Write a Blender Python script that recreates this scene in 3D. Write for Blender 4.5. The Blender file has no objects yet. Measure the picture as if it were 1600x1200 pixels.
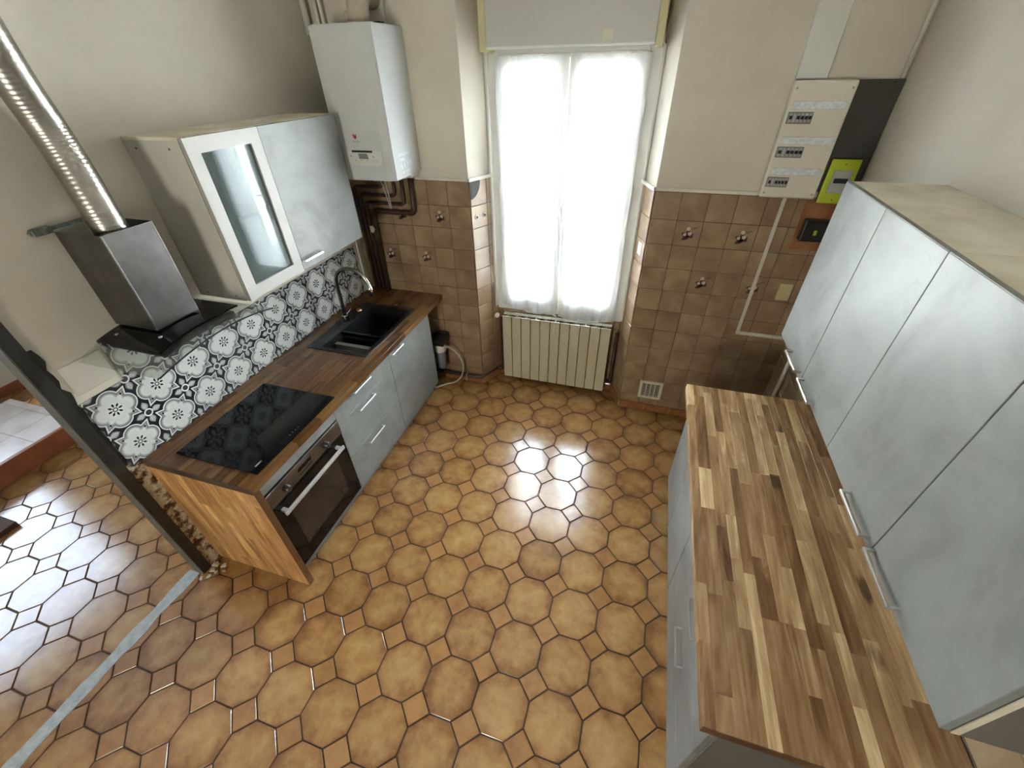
import bpy, bmesh, math, random
from mathutils import Vector, Matrix
random.seed(7)
SC = bpy.context.scene
COL = SC.collection
PI = math.pi

# ------------------------------------------------------------------ camera, light, exposure
cam_d = bpy.data.cameras.new('camera')
cam = bpy.data.objects.new('camera', cam_d); COL.objects.link(cam)
R_ = Vector((0.9570875633807973, 0.2890919863939165, -0.020229172613529443))
U_ = Vector((-0.16062334540206605, 0.5872805908366036, 0.7932853512693011))
F_ = Vector((-0.24121263842024718, 0.7559942665321142, -0.6085138716881593))
mw = Matrix(((R_.x, U_.x, -F_.x, 2.116), (R_.y, U_.y, -F_.y, -2.811), (R_.z, U_.z, -F_.z, 2.300), (0, 0, 0, 1)))
cam.matrix_world = mw
cam_d.sensor_fit = 'HORIZONTAL'; cam_d.sensor_width = 36.0
cam_d.lens = 652.03 / 1600 * 36.0
cam_d.clip_start = 0.02; cam_d.clip_end = 200
SC.camera = cam
SC.view_settings.view_transform = 'Standard'; SC.view_settings.look = 'None'
SC.view_settings.exposure = 0.92; SC.view_settings.gamma = 1.0
SC.view_settings.use_curve_mapping = False
SC.cycles.use_denoising = True
SC.cycles.max_bounces = 10; SC.cycles.diffuse_bounces = 5; SC.cycles.glossy_bounces = 4
SC.cycles.transparent_max_bounces = 12; SC.cycles.transmission_bounces = 6
SC.cycles.sample_clamp_indirect = 30.0
SC.cycles.caustics_reflective = False; SC.cycles.caustics_refractive = False

world = bpy.data.worlds.new('world'); SC.world = world; world.use_nodes = True
wb = world.node_tree.nodes['Background']
wb.inputs[0].default_value = (0.78, 0.89, 1.0, 1); wb.inputs[1].default_value = 62.0
sun_d = bpy.data.lights.new('sun', 'SUN'); sun_d.energy = 70.0; sun_d.angle = 0.01; sun_d.color = (1, 0.96, 0.88)
sun = bpy.data.objects.new('sun', sun_d); COL.objects.link(sun)
sun.rotation_euler = Vector((0.25, 0.6, -0.75)).to_track_quat('-Z', 'Y').to_euler()

def portal(name, loc, d, sx, sy):
    l = bpy.data.lights.new(name, 'AREA'); l.shape = 'RECTANGLE'; l.size = sx; l.size_y = sy
    l.cycles.is_portal = True
    o = bpy.data.objects.new(name, l); COL.objects.link(o); o.location = loc
    o.rotation_euler = Vector(d).to_track_quat('-Z', 'Z' if abs(d[2]) < .5 else 'Y').to_euler()
portal('daylight_portal', (1.56, 0.262, 1.55), (0, -1, 0), .90, 1.66)
portal('daylight_portal', (-3.33, -2.30, 1.70), (1, 0, 0), 1.42, 1.62)
portal('daylight_portal', (1.15, -5.44, 1.55), (0, 1, 0), .64, .84)  # daylight of the added fill window behind the camera

# ------------------------------------------------------------------ node helper
class S:
    def __init__(s, nt, k): s.nt, s.k = nt, k
    def m(s, op, *a):
        n = s.nt.nodes.new('ShaderNodeMath'); n.operation = op
        for i, v in enumerate((s,) + a):
            if isinstance(v, S): s.nt.links.new(v.k, n.inputs[i])
            else: n.inputs[i].default_value = v
        return S(s.nt, n.outputs[0])
    def __add__(s, o): return s.m('ADD', o)
    def __sub__(s, o): return s.m('SUBTRACT', o)
    def __mul__(s, o): return s.m('MULTIPLY', o)
    def __truediv__(s, o): return s.m('DIVIDE', o)
    def abs(s): return s.m('ABSOLUTE')
    def lt(s, o): return s.m('LESS_THAN', o)
    def gt(s, o): return s.m('GREATER_THAN', o)
    def mn(s, o): return s.m('MINIMUM', o)
    def mx(s, o): return s.m('MAXIMUM', o)
    def sqrt(s): return s.m('SQRT')
def hyp(a, b): return (a * a + b * b).sqrt()

class MB:
    """material builder"""
    def __init__(s, name, rough=.6, metal=0., spec=.5):
        s.m = bpy.data.materials.new(name); s.m.use_nodes = True; s.nt = s.m.node_tree
        s.b = s.nt.nodes['Principled BSDF']
        s.b.inputs['Roughness'].default_value = rough; s.b.inputs['Metallic'].default_value = metal
        s.b.inputs['Specular IOR Level'].default_value = spec
        s.tc = s.nt.nodes.new('ShaderNodeTexCoord'); s.oi = None
    def n(s, t): return s.nt.nodes.new(t)
    def L(s, a, b): s.nt.links.new(a.k if isinstance(a, S) else a, b)
    def obj(s): return s.tc.outputs['Object']
    def rand(s):
        if not s.oi: s.oi = s.n('ShaderNodeObjectInfo')
        return S(s.nt, s.oi.outputs['Random'])
    def pos(s):
        g = s.n('ShaderNodeNewGeometry'); return g.outputs['Position']
    def xyz(s, v):
        x = s.n('ShaderNodeSeparateXYZ'); s.L(v, x.inputs[0]); return [S(s.nt, o) for o in x.outputs]
    def vec(s, src, scale=(1, 1, 1), offs=None):
        mp = s.n('ShaderNodeMapping'); s.L(src, mp.inputs[0]); mp.inputs['Scale'].default_value = scale
        if offs is not None:
            c = s.n('ShaderNodeCombineXYZ')
            for i in range(3): s.L(offs, c.inputs[i])
            s.L(c.outputs[0], mp.inputs['Location'])
        return mp.outputs[0]
    def noise(s, v, scale=5, detail=4, rough=.55, dist=0.):
        t = s.n('ShaderNodeTexNoise'); s.L(v, t.inputs['Vector']); t.inputs['Scale'].default_value = scale
        t.inputs['Detail'].default_value = detail; t.inputs['Roughness'].default_value = rough
        t.inputs['Distortion'].default_value = dist
        return S(s.nt, t.outputs['Fac'])
    def ramp(s, f, stops, interp='LINEAR'):
        r = s.n('ShaderNodeValToRGB'); s.L(f, r.inputs[0]); e = r.color_ramp.elements; r.color_ramp.interpolation = interp
        while len(e) < len(stops): e.new(.5)
        for i, (p, c) in enumerate(stops): e[i].position = p; e[i].color = (*c, 1) if len(c) == 3 else c
        return r.outputs[0]
    def mix(s, f, a, b, mode='MIX'):
        x = s.n('ShaderNodeMix'); x.data_type = 'RGBA'; x.blend_type = mode
        for v, i in ((f, 0), (a, 6), (b, 7)):
            if isinstance(v, (S,)) or hasattr(v, 'links'): s.L(v, x.inputs[i])
            elif i == 0: x.inputs[0].default_value = v
            else: x.inputs[i].default_value = (*v, 1)
        return x.outputs[2]
    def col(s, c):
        if hasattr(c, 'links') or isinstance(c, S): s.L(c, s.b.inputs['Base Color'])
        else: s.b.inputs['Base Color'].default_value = (*c, 1)
        return s
    def rough(s, f): s.L(f, s.b.inputs['Roughness']); return s
    def bump(s, f, st=.2, d=.002):
        b = s.n('ShaderNodeBump'); s.L(f, b.inputs['Height']); b.inputs['Strength'].default_value = st
        b.inputs['Distance'].default_value = d; s.L(b.outputs[0], s.b.inputs['Normal']); return s

def plain(name, c, rough=.5, metal=0., spec=.5):
    return MB(name, rough, metal, spec).col(c).m

def mottled(name, c1, c2, scale=4, rough=.6, metal=0., spec=.5, bump=.0, src='pos', detail=5, lo=.3, hi=.7):
    k = MB(name, rough, metal, spec); v = k.pos() if src == 'pos' else k.obj()
    f = k.noise(v, scale, detail); k.col(k.ramp(f, [(lo, c1), (hi, c2)]))
    if bump: k.bump(k.noise(v, scale * 12, 3), bump, .003)
    return k.m

M = {}
# plaster walls, slightly stained
k = MB('plaster', .85, 0, .2); p = k.pos()
c = k.ramp(k.noise(p, 1.3, 5), [(.3, (.54, .485, .405)), (.55, (.63, .58, .49)), (.75, (.69, .645, .56))])
k.col(c); k.bump(k.noise(p, 55, 4), .25, .002); M['plaster'] = k.m
k = MB('old_plaster', .9, 0, .2); p = k.pos()
k.col(k.ramp(k.noise(p, 22, 6, .65), [(.40, (.08, .045, .025)), (.47, (.28, .18, .10)), (.54, (.56, .50, .36)), (.7, (.62, .56, .42))])); k.bump(k.noise(p, 40, 5), .9, .01); M['oldplaster'] = k.m
# octagonal floor tile
def floor_mat(name, base):
    k = MB(name, .22, 0, .55); o = k.obj(); X, Y, Z = k.xyz(o); r = k.rand()
    v = k.vec(o, (1, 1, 1), r * 60)
    f = k.noise(v, 13, 5, .6, .15); g = hyp(X, Y) * 8.2
    f2 = ((f - .5) * .62 + .55 + (r - .5) * .12) - (g * g * g * .17)
    k.col(k.ramp(f2, base))
    k.rough(k.noise(v, 30, 3) * .10 + .13)
    k.bump(k.noise(v, 18, 3), .12, .002)
    return k.m
M['floor'] = floor_mat('glazed_terracotta', [(.18, (.10, .036, .014)), (.36, (.205, .092, .031)), (.50, (.295, .153, .053)), (.68, (.385, .225, .087))])
M['floor2'] = floor_mat('glazed_terracotta_small', [(.18, (.15, .058, .02)), (.40, (.23, .105, .036)), (.62, (.31, .155, .055))])
M['grout'] = mottled('floor_grout', (.022, .014, .010), (.055, .036, .025), 8, .85, bump=.3)
M['cement'] = mottled('grey_cement', (.26, .28, .27), (.45, .47, .45), 25, .8, bump=.5)
# brown wall tile
def tile_mat(name, a, b, c_, gl=.28):
    k = MB(name, gl, 0, .5); o = k.obj(); r = k.rand(); v = k.vec(o, (1, 1, 1), r * 50)
    f = k.noise(v, 7, 3, .5, .2) + (r - .5) * .10
    k.col(k.ramp(f, [(.3, a), (.5, b), (.7, c_)])); k.bump(k.noise(v, 14, 2), .25, .003); return k.m
M['wtile'] = tile_mat('brown_wall_tile', (.215, .125, .075), (.275, .185, .105), (.35, .255, .155))
M['wgrout'] = mottled('brown_grout', (.09, .05, .03), (.16, .10, .06), 10, .9)
M['terra'] = mottled('terracotta_skirting', (.22, .085, .03), (.34, .15, .06), 14, .35)
M['petal'] = plain('pale_petal_print', (.62, .50, .46), .4)
M['leaf'] = plain('dark_leaf_print', (.07, .025, .015), .4)
# concrete effect laminate
k = MB('concrete_laminate', .42, 0, .4); o = k.pos(); f = k.noise(o, 3.2, 7, .62, .5)
c = k.ramp(f, [(.3, (.158, .157, .149)), (.48, (.218, .221, .210)), (.7, (.262, .268, .257))])
c = k.mix((k.noise(o, 7, 4, .5).gt(.66)) * .18, c, (.15, .15, .145)); k.col(c); M['concrete'] = k.m
M['whitepanel'] = mottled('white_melamine', (.50, .47, .41), (.58, .55, .485), 3, .5)
M['creamtop'] = mottled('stained_cabinet_top', (.56, .49, .36), (.80, .75, .62), 5, .6)
M['edge'] = plain('grey_edge_band_and_gap_shade', (.21, .20, .175), .5)  # grey also coats carcasses, painting the shade in the door gaps
M['taupe'] = mottled('taupe_side_panel', (.115, .10, .083), (.14, .122, .102), 6, .55)
M['gapshade'] = plain('painted_gap_shade', (.03, .025, .02), .7)  # dark tone painted for the shade inside the radiator top
# wood staves
def wood(name, axis, dark=1.0, gloss=.32, con=.55, mid=.55, amp=1.0, tint=(1, 1, 1)):
    k = MB(name, gloss, 0, .45); o = k.pos(); r = k.rand()
    sc = [26, 26, 26]; sc[axis] = 2.0
    v = k.vec(o, sc, r * 90); f = k.noise(v, 1.0, 5, .6, 1.4)
    sc2 = [9, 9, 9]; sc2[axis] = 1.3
    g = k.noise(k.vec(o, sc2, r * 37), 1.0, 4, .6, 2.2)
    t = (f - .5) * (.55 * amp) + (g - .5) * (.68 * amp) + (r - .5) * con + mid
    D = lambda *c: tuple(x * dark * q for x, q in zip(c, tint))
    c = k.ramp(t, [(.12, D(.075, .034, .016)), (.32, D(.17, .084, .036)), (.52, D(.285, .165, .078)), (.70, D(.41, .265, .130)), (.88, D(.62, .45, .245))])
    knot = k.n('ShaderNodeTexVoronoi'); sk = [2.6, 2.6, 2.6]; sk[axis] = 1.3; k.L(k.vec(o, sk, r * 3), knot.inputs['Vector']); knot.inputs['Scale'].default_value = 1.6
    kd = S(k.nt, knot.outputs['Distance']) + (g - .5) * .22; kf = ((kd * -1 + .125) * 14).mx(0.0).mn(.72); c = k.mix(kf, c, (.035 * dark, .019 * dark, .009 * dark))
    k.col(c); k.rough(f * .15 + (gloss - .08)); return k.m
M['wood_y'] = wood('acacia_staves', 1, 1.15, .26, .50, .57, 1.15); M['wood_y_dark'] = wood('acacia_staves_dark', 1, .55, .22, .24, .38, .6, (1.12, .95, .72))
M['wood_z'] = wood('acacia_staves_upright', 2, 1.45, .40, .24, .58, 1.3, (1.06, .92, .72))
M['woodcore'] = plain('acacia_core', (.10, .045, .018), .5)
M['endband'] = mottled('dark_end_grain', (.045, .028, .02), (.085, .055, .035), 8, .3)
M['frontedge'] = mottled('varnished_edge', (.10, .045, .018), (.17, .085, .035), 12, .3)
M['darkpatch'] = plain('dark_grey_patch', (.06, .057, .05), .9)
M['redwood'] = mottled('red_brown_wood', (.20, .062, .026), (.30, .10, .045), 9, .4)
M['darkbrown'] = mottled('dark_brown', (.045, .018, .01), (.085, .035, .018), 9, .85)
# metals, plastics
k = MB('brushed_steel', .30, 1.0); k.col(k.ramp(k.noise(k.pos(), 7, 3), [(.3, (.15, .14, .138)), (.7, (.24, .228, .222))])); k.rough(k.noise(k.pos(), 9, 3) * .10 + .29); M['steel'] = k.m
M['alu'] = plain('aluminium_duct', (.40, .37, .335), .31, 1.0)
M['chrome'] = plain('chrome', (.72, .72, .72), .12, 1.0)
M['satin'] = plain('satin_nickel', (.62, .61, .59), .30, .9)
M['gunmetal'] = plain('brushed_tap_metal', (.32, .30, .28), .25, 1.0)
M['aluframe'] = plain('matt_aluminium', (.42, .405, .38), .5, .15, .3)
M['blackmetal'] = mottled('black_painted_steel', (.012, .011, .010), (.03, .027, .022), 14, .45)
M['blackglass'] = plain('black_glass', (.006, .006, .007), .08, 0, .28)
M['blackmatt'] = plain('black_enamel', (.010, .010, .010), .35)
M['sink'] = mottled('black_composite', (.006, .006, .0065), (.016, .016, .017), 60, .35)
M['white'] = plain('white_enamel', (.66, .66, .62), .3)
M['boiler'] = mottled('boiler_enamel', (.56, .575, .565), (.60, .615, .605), 2, .28)
M['cream'] = plain('cream_plastic', (.60, .56, .43), .45)
M['panelwhite'] = plain('panel_plastic', (.66, .62, .53), .45)
M['yellowish'] = plain('yellowed_plastic', (.54, .49, .27), .5)
M['shutter'] = plain('shutter_box_grey', (.50, .49, .46), .3)
M['rad'] = mottled('radiator_enamel', (.50, .455, .33), (.54, .495, .37), 3, .4)
M['radtop'] = plain('radiator_top_enamel', (.62, .59, .50), .4)
M['pvc'] = plain('window_frame_paint', (.60, .585, .54), .4)
M['pipe'] = mottled('brown_painted_pipe', (.035, .018, .012), (.075, .042, .028), 20, .42)
M['pipewhite'] = mottled('white_painted_pipe', (.56, .53, .46), (.66, .63, .56), 10, .5)
M['grey'] = plain('light_grey_plastic', (.40, .40, .38), .5)
M['midgrey'] = plain('mid_grey_plastic', (.20, .20, .20), .5)
M['darkgrey'] = mottled('charcoal_board', (.048, .044, .038), (.058, .054, .048), 4, .6)
M['lime'] = plain('lime_green_plastic', (.42, .50, .02), .4)
M['red'] = plain('red_print', (.45, .02, .03), .4)
M['blackpl'] = plain('black_plastic', (.012, .011, .011), .35)
M['smoke'] = plain('grey_hose', (.36, .35, .33), .45)
M['copperish'] = plain('brass_strainer', (.55, .40, .18), .3, 1.0)
M['paper'] = mottled('pale_label', (.60, .63, .66), (.74, .77, .79), 60, .5, src='pos', lo=.42, hi=.58)
M['rubble'] = mottled('plaster_rubble', (.30, .22, .15), (.66, .62, .52), 60, .9)
M['facade'] = mottled('sunlit_render', (.66, .64, .60), (.78, .76, .72), 2, .9)
M['paving'] = mottled('pale_paving', (.62, .60, .56), (.72, .70, .66), 2, .9)
M['facwin'] = plain('facade_glass', (.16, .19, .21), .2)
M['iron'] = plain('grey_iron', (.16, .17, .19), .5)
M['olive'] = mottled('dusty_green_metal', (.03, .04, .035), (.20, .22, .19), 30, .6)
M['clay'] = mottled('painted_flue_elbow', (.40, .31, .23), (.52, .44, .34), 14, .6)
# glass, clear
def clear(name, tint=(1, 1, 1), gl=.08, body=0., bodyc=(.5, .6, .58), fk=.8):
    k = MB(name); nt = k.nt; nt.nodes.remove(k.b)
    t = k.n('ShaderNodeBsdfTransparent'); t.inputs[0].default_value = (*tint, 1)
    g = k.n('ShaderNodeBsdfGlossy'); g.inputs['Roughness'].default_value = .02
    lw = k.n('ShaderNodeLayerWeight'); lw.inputs[0].default_value = .25
    f = S(nt, lw.outputs['Fresnel']) * fk + gl
    mx = k.n('ShaderNodeMixShader'); k.L(f, mx.inputs[0]); k.L(t.outputs[0], mx.inputs[1]); k.L(g.outputs[0], mx.inputs[2])
    out = nt.nodes['Material Output']; last = mx
    if body:
        d = k.n('ShaderNodeBsdfDiffuse'); d.inputs[0].default_value = (*bodyc, 1)
        m2 = k.n('ShaderNodeMixShader'); m2.inputs[0].default_value = body; k.L(mx.outputs[0], m2.inputs[1]); k.L(d.outputs[0], m2.inputs[2]); last = m2
    k.L(last.outputs[0], out.inputs[0]); return k.m
M['glass'] = clear('clear_glass', (.97, .99, .98), .02)
M['hoodglass'] = clear('hood_glass', (.93, .95, .93), .01, fk=.35)
M['doorglass'] = clear('frosted_door_glass', (.55, .64, .62), .065, .40, (.17, .21, .20))
# sheer curtain
k = MB('sheer_voile'); nt = k.nt; nt.nodes.remove(k.b)
t = k.n('ShaderNodeBsdfTransparent'); tr = k.n('ShaderNodeBsdfTranslucent'); tr.inputs[0].default_value = (.92, .94, 1, 1)
d = k.n('ShaderNodeBsdfDiffuse'); d.inputs[0].default_value = (.86, .87, .88, 1)
m1 = k.n('ShaderNodeMixShader'); m1.inputs[0].default_value = .5; k.L(tr.outputs[0], m1.inputs[1]); k.L(d.outputs[0], m1.inputs[2])
m2 = k.n('ShaderNodeMixShader'); m2.inputs[0].default_value = .56; k.L(t.outputs[0], m2.inputs[1]); k.L(m1.outputs[0], m2.inputs[2])
k.L(m2.outputs[0], nt.nodes['Material Output'].inputs[0]); M['voile'] = k.m
# patterned cement-look tile, 197 mm repeat, pattern drawn in the tile's own y/z
k = MB('patterned_tile', .38, 0, .45); X, Y, Z = k.xyz(k.obj()); P_ = .1970
u = Y / P_; v = Z / P_; au = u.abs(); av = v.abs()
pp = (au + av) * .7071; qq = ((au - av) * .7071).abs()
dq = (hyp(au - .245, av) - .225).mn(hyp(au, av - .245) - .225).mn(((qq * 1.7 + pp) - .535) * .5).mn(hyp(au, av) - .30)
rr = hyp(u, v)
gr = k.noise(k.obj(), 160, 2)
inside = (dq * -1).m('MULTIPLY', 11.0).mn(1.0).mx(0.0)          # 0 at rim, 1 deep inside
ii = inside * inside
cin = (ii * .44 + .17) + (gr - .5) * .12
s_ = (au * -1) + .5; t_ = (av * -1) + .5
def leaf(a, b):
    w = ((a - .05) / .27 * PI).m('SINE') * .095
    return w - b
lf = leaf(s_, t_.abs()).mx(leaf(t_, s_.abs()))
ray = k.noise(k.vec(k.obj(), (1, 1, 1)), 330, 1)
cleaf = (lf * 7.5).mn(.42).mx(0.0) + (ray - .5) * .45
isl = lf.gt(.012)
cout = (cleaf.mx(.03) * isl) + ((isl * -1 + 1) * .018)
isin = dq.lt(0.0)
val = cin * isin + cout * (isin * -1 + 1)
def over(val, mask, c): return val * (mask * -1 + 1) + mask * c
val = over(val, dq.abs().lt(.014), .60)
rg = hyp(s_, t_)
val = over(val, rg.lt(.075), .07); val = over(val, (rg - .084).abs().lt(.016), .60)
ang = v.m('ARCTAN2', u) * 8
pet = (ang.m('COSINE') - (((rr - .105).abs() * 26))).gt(-.25)
val = over(val, pet * rr.lt(.15), .016)
val = over(val, (rr - .042).abs().lt(.010), .03)
sa = (au - .262).abs(); sb = (av - .262).abs()
val = over(val, ((sa + sb) + (sa * sb * 120)).lt(.055), .012)
cc = k.n('ShaderNodeCombineColor'); k.L(val * .97, cc.inputs[0]); k.L(val * .98, cc.inputs[1]); k.L(val * .93 + .007, cc.inputs[2])
k.col(cc.outputs[0]); M['pattern'] = k.m

M['dimmer_left'] = clear('dimmer_glass_cool', (.36, .375, .395), .02)  # pane tint added to dim the daylight from the left room
M['dimmer_front'] = clear('dimmer_glass_warm', (.66, .61, .53), .02)  # pane tint added to set the strength of the fill light

# ------------------------------------------------------------------ geometry helpers
ORG = {}
def link(o, parent=None):
    COL.objects.link(o)
    if parent is not None: o.parent = parent
    return o
def thing(name, label, cat, loc, group=None):
    o = bpy.data.objects.new(name, None); o.empty_display_size = .05; COL.objects.link(o); o.location = loc
    o['label'] = label; o['category'] = cat
    if group: o['group'] = group
    ORG[o.name] = Vector(loc); return o
def obj(name, bm, mat, parent=None, smooth=False, origin=None, label=None):
    """link bm (world coordinates) as one mesh object; children inherit the root's origin"""
    me = bpy.data.meshes.new(name)
    o = bpy.data.objects.new(name, me)
    org = ORG[parent.name] if parent is not None and origin is None else Vector(origin or (0, 0, 0))
    bmesh.ops.translate(bm, verts=bm.verts, vec=-org)
    bmesh.ops.recalc_face_normals(bm, faces=bm.faces)
    bm.to_mesh(me); bm.free()
    for mm in (mat if isinstance(mat, (list, tuple)) else [mat]): me.materials.append(M[mm] if isinstance(mm, str) else mm)
    if smooth:
        for f in me.polygons: f.use_smooth = True
    link(o, parent)
    if parent is not None: o.location = org - ORG[parent.name]
    else: o.location = org
    ORG[o.name] = org
    if label: o['label'] = label
    return o
def tag(o, label, cat, group=None):
    o['label'] = label; o['category'] = cat
    if group: o['group'] = group
    return o
def struct(o): o['kind'] = 'structure'; return o
def B(bm, x0, x1, y0, y1, z0, z1, bev=0., seg=1, mi=0):
    x0, x1 = sorted((x0, x1)); y0, y1 = sorted((y0, y1)); z0, z1 = sorted((z0, z1))
    vs = [bm.verts.new((x, y, z)) for x in (x0, x1) for y in (y0, y1) for z in (z0, z1)]
    fs = [bm.faces.new([vs[i] for i in q]) for q in ((0, 1, 3, 2), (4, 6, 7, 5), (0, 4, 5, 1), (2, 3, 7, 6), (0, 2, 6, 4), (1, 5, 7, 3))]
    for f in fs: f.material_index = mi
    if bev:
        es = list({e for f in fs for e in f.edges})
        bmesh.ops.bevel(bm, geom=es, offset=bev, segments=seg, affect='EDGES', profile=.5)
    return bm
def box(*a, **k): return B(bmesh.new(), *a, **k)
def prism(bm, pts, axis, a, b, mi=0):
    """extrude a 2-D polygon (in the two other axes) from a to b along axis"""
    def P(p, t):
        q = list(p); q.insert(axis, t); return q
    lo = [bm.verts.new(P(p, a)) for p in pts]; hi = [bm.verts.new(P(p, b)) for p in pts]
    n = len(pts); fs = [bm.faces.new(lo), bm.faces.new(hi)]
    for i in range(n): fs.append(bm.faces.new((lo[i], lo[(i + 1) % n], hi[(i + 1) % n], hi[i])))
    for f in fs: f.material_index = mi
    return bm
def cyl(bm, c, r, h, axis=2, n=24, r2=None, bev=0):
    m = Matrix.Translation(Vector(c))
    if axis == 0: m = m @ Matrix.Rotation(PI / 2, 4, 'Y')
    if axis == 1: m = m @ Matrix.Rotation(-PI / 2, 4, 'X')
    r_ = bmesh.ops.create_cone(bm, cap_ends=True, segments=n, radius1=r, radius2=r if r2 is None else r2, depth=h, matrix=m)
    if bev:
        es = [e for e in {e for v in r_['verts'] for e in v.link_edges} if len(e.link_faces) == 2 and max(len(f.verts) for f in e.link_faces) > 4]
        bmesh.ops.bevel(bm, geom=es, offset=bev, segments=2, affect='EDGES', profile=.5)
    return bm
def ball(bm, c, r, sx=1, sy=1, sz=1, n=12):
    bmesh.ops.create_uvsphere(bm, u_segments=n * 2, v_segments=n, radius=r, matrix=Matrix.Translation(Vector(c)) @ Matrix.Diagonal((sx, sy, sz, 1)))
    return bm
def fillet(pts, r, n=6):
    pts = [Vector(p) for p in pts]; out = [pts[0]]
    for i in range(1, len(pts) - 1):
        a, b, c = pts[i - 1], pts[i], pts[i + 1]; d1 = (a - b); d2 = (c - b); rr = min(r, d1.length * .48, d2.length * .48)
        p, q = b + d1.normalized() * rr, b + d2.normalized() * rr
        for k_ in range(n + 1):
            t = k_ / n; out.append((1 - t) ** 2 * p + 2 * t * (1 - t) * b + t * t * q)
    out.append(pts[-1]); return out
def spline(pts, n=8):
    pts = [Vector(p) for p in pts]; P = [2 * pts[0] - pts[1]] + pts + [2 * pts[-1] - pts[-2]]; out = []
    for i in range(1, len(P) - 2):
        for k_ in range(n):
            t = k_ / n; a, b, c, d = P[i - 1:i + 3]
            out.append(.5 * ((2 * b) + (c - a) * t + (2 * a - 5 * b + 4 * c - d) * t * t + (3 * b - a - 3 * c + d) * t ** 3))
    out.append(pts[-1]); return out
def sweep(bm, path, rad, n=12, cap=True, prof=None):
    path = [Vector(p) for p in path]; rings = []
    t0 = (path[1] - path[0]).normalized(); up = Vector((0, 0, 1)) if abs(t0.z) < .9 else Vector((1, 0, 0))
    nrm = (up - t0 * up.dot(t0)).normalized()
    for i, p in enumerate(path):
        t = (path[min(i + 1, len(path) - 1)] - path[max(i - 1, 0)]).normalized()
        nrm = (nrm - t * nrm.dot(t)).normalized(); bn = t.cross(nrm)
        r = rad(i) if callable(rad) else rad
        if prof: ring = [bm.verts.new(p + nrm * a + bn * b) for a, b in prof]
        else: ring = [bm.verts.new(p + (nrm * math.cos(2 * PI * j / n) + bn * math.sin(2 * PI * j / n)) * r) for j in range(n)]
        rings.append(ring)
    m = len(rings[0])
    for a, b in zip(rings, rings[1:]):
        for j in range(m): bm.faces.new((a[j], a[(j + 1) % m], b[(j + 1) % m], b[j]))
    if cap: bm.faces.new(rings[0]); bm.faces.new(rings[-1])
    return bm
def handle(parent, p0, p1, out, th=.010, mat='satin', drop=.026):
    """bar handle between p0 and p1 standing off along out"""
    bm = bmesh.new(); p0, p1, out = Vector(p0), Vector(p1), Vector(out)
    h = th / 2
    def bb(a, b, w):
        lo = [min(a[i], b[i]) - w[i] for i in range(3)]; hi = [max(a[i], b[i]) + w[i] for i in range(3)]
        B(bm, lo[0], hi[0], lo[1], hi[1], lo[2], hi[2], .0015)
    bb(p0 + out * drop, p1 + out * drop, (h * .6, h * .6, h) if abs(out.x) else (h, h, h))
    d = (p1 - p0).normalized() * h
    for q, s in ((p0, 1), (p1, -1)): bb(q + out * .0005, q + out * drop, (h * .3, h * .6, h))
    return obj('handle', bm, mat, parent)

# tiles that share mesh data
TM = {}
def rect_tile(w, h, t, axis, mat, bev=.0025):
    key = (round(w, 4), round(h, 4), t, axis, mat)
    if key not in TM:
        bm = bmesh.new()
        d = [(-t / 2, t / 2)] * 3
        o_ = [i for i in range(3) if i != axis]
        d[o_[0]] = (-w / 2, w / 2); d[o_[1]] = (-h / 2, h / 2)
        B(bm, *d[0], *d[1], *d[2], bev)
        me = bpy.data.meshes.new('tile'); bm.to_mesh(me); bm.free(); me.materials.append(M[mat]); TM[key] = me
    return TM[key]
def place(name, me, loc, parent, rotz=0.):
    o = bpy.data.objects.new(name, me); COL.objects.link(o); o.parent = parent
    o.location = Vector(loc) - ORG[parent.name]; o.rotation_euler.z = rotz; ORG[o.name] = Vector(loc); return o

# ------------------------------------------------------------------ room shell
W = 3.162; CE = 2.90; YB = -5.3; XL = -3.2
fl = struct(obj('floor', box(XL - .2, W + .2, YB - .1, .6, -.12, -.004), 'grout'))
M['ceil'] = plain('white_ceiling_paint', (.80, .79, .76), .9)
struct(obj('ceiling', box(XL - .2, W + .2, YB - .2, .3, CE, CE + .15), 'ceil'))
# window wall: two piers, splayed reveals, wall under and over the window
bm = bmesh.new()
prism(bm, [(-.06, 0), (.949, 0), (1.05, .20), (1.05, .50), (-.06, .50)], 2, -.05, CE)
prism(bm, [(W + .2, 0), (2.151, 0), (2.070, .20), (2.070, .50), (W + .2, .50)], 2, -.05, CE)
B(bm, 1.05, 2.07, .20, .50, -.05, .675); B(bm, 1.05, 2.07, .26, .50, 2.37, CE)
wb_ = struct(obj('wall_back', bm, 'plaster'))
struct(obj('wall_right', box(W, W + .2, YB - .1, .3, -.05, CE), 'plaster')); wr_ = bpy.data.objects['wall_right']
wl_ = struct(obj('wall_left', box(-.055, 0, -2.094, 0.0, -.004, CE), 'plaster'))
bm = bmesh.new()
B(bm, XL - .2, XL, YB, .3, -.05, .85); B(bm, XL - .2, XL, YB, .3, 2.55, CE)
B(bm, XL - .2, XL, -1.55, .3, .85, 2.55); B(bm, XL - .2, XL, YB, -3.05, .85, 2.55)
struct(obj('wall_far_left', bm, 'plaster'))
struct(obj('wall_far_back', box(XL, -.06, .05, .25, -.05, CE), 'plaster'))
bm = bmesh.new()
B(bm, XL - .2, W + .2, YB - .2, YB, -.05, 1.1); B(bm, XL - .2, W + .2, YB - .2, YB, 2.0, CE)
B(bm, XL - .2, .8, YB - .2, YB, 1.1, 2.0); B(bm, 1.5, W + .2, YB - .2, YB, 1.1, 2.0)
struct(obj('wall_front', bm, 'plaster'))

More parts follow.
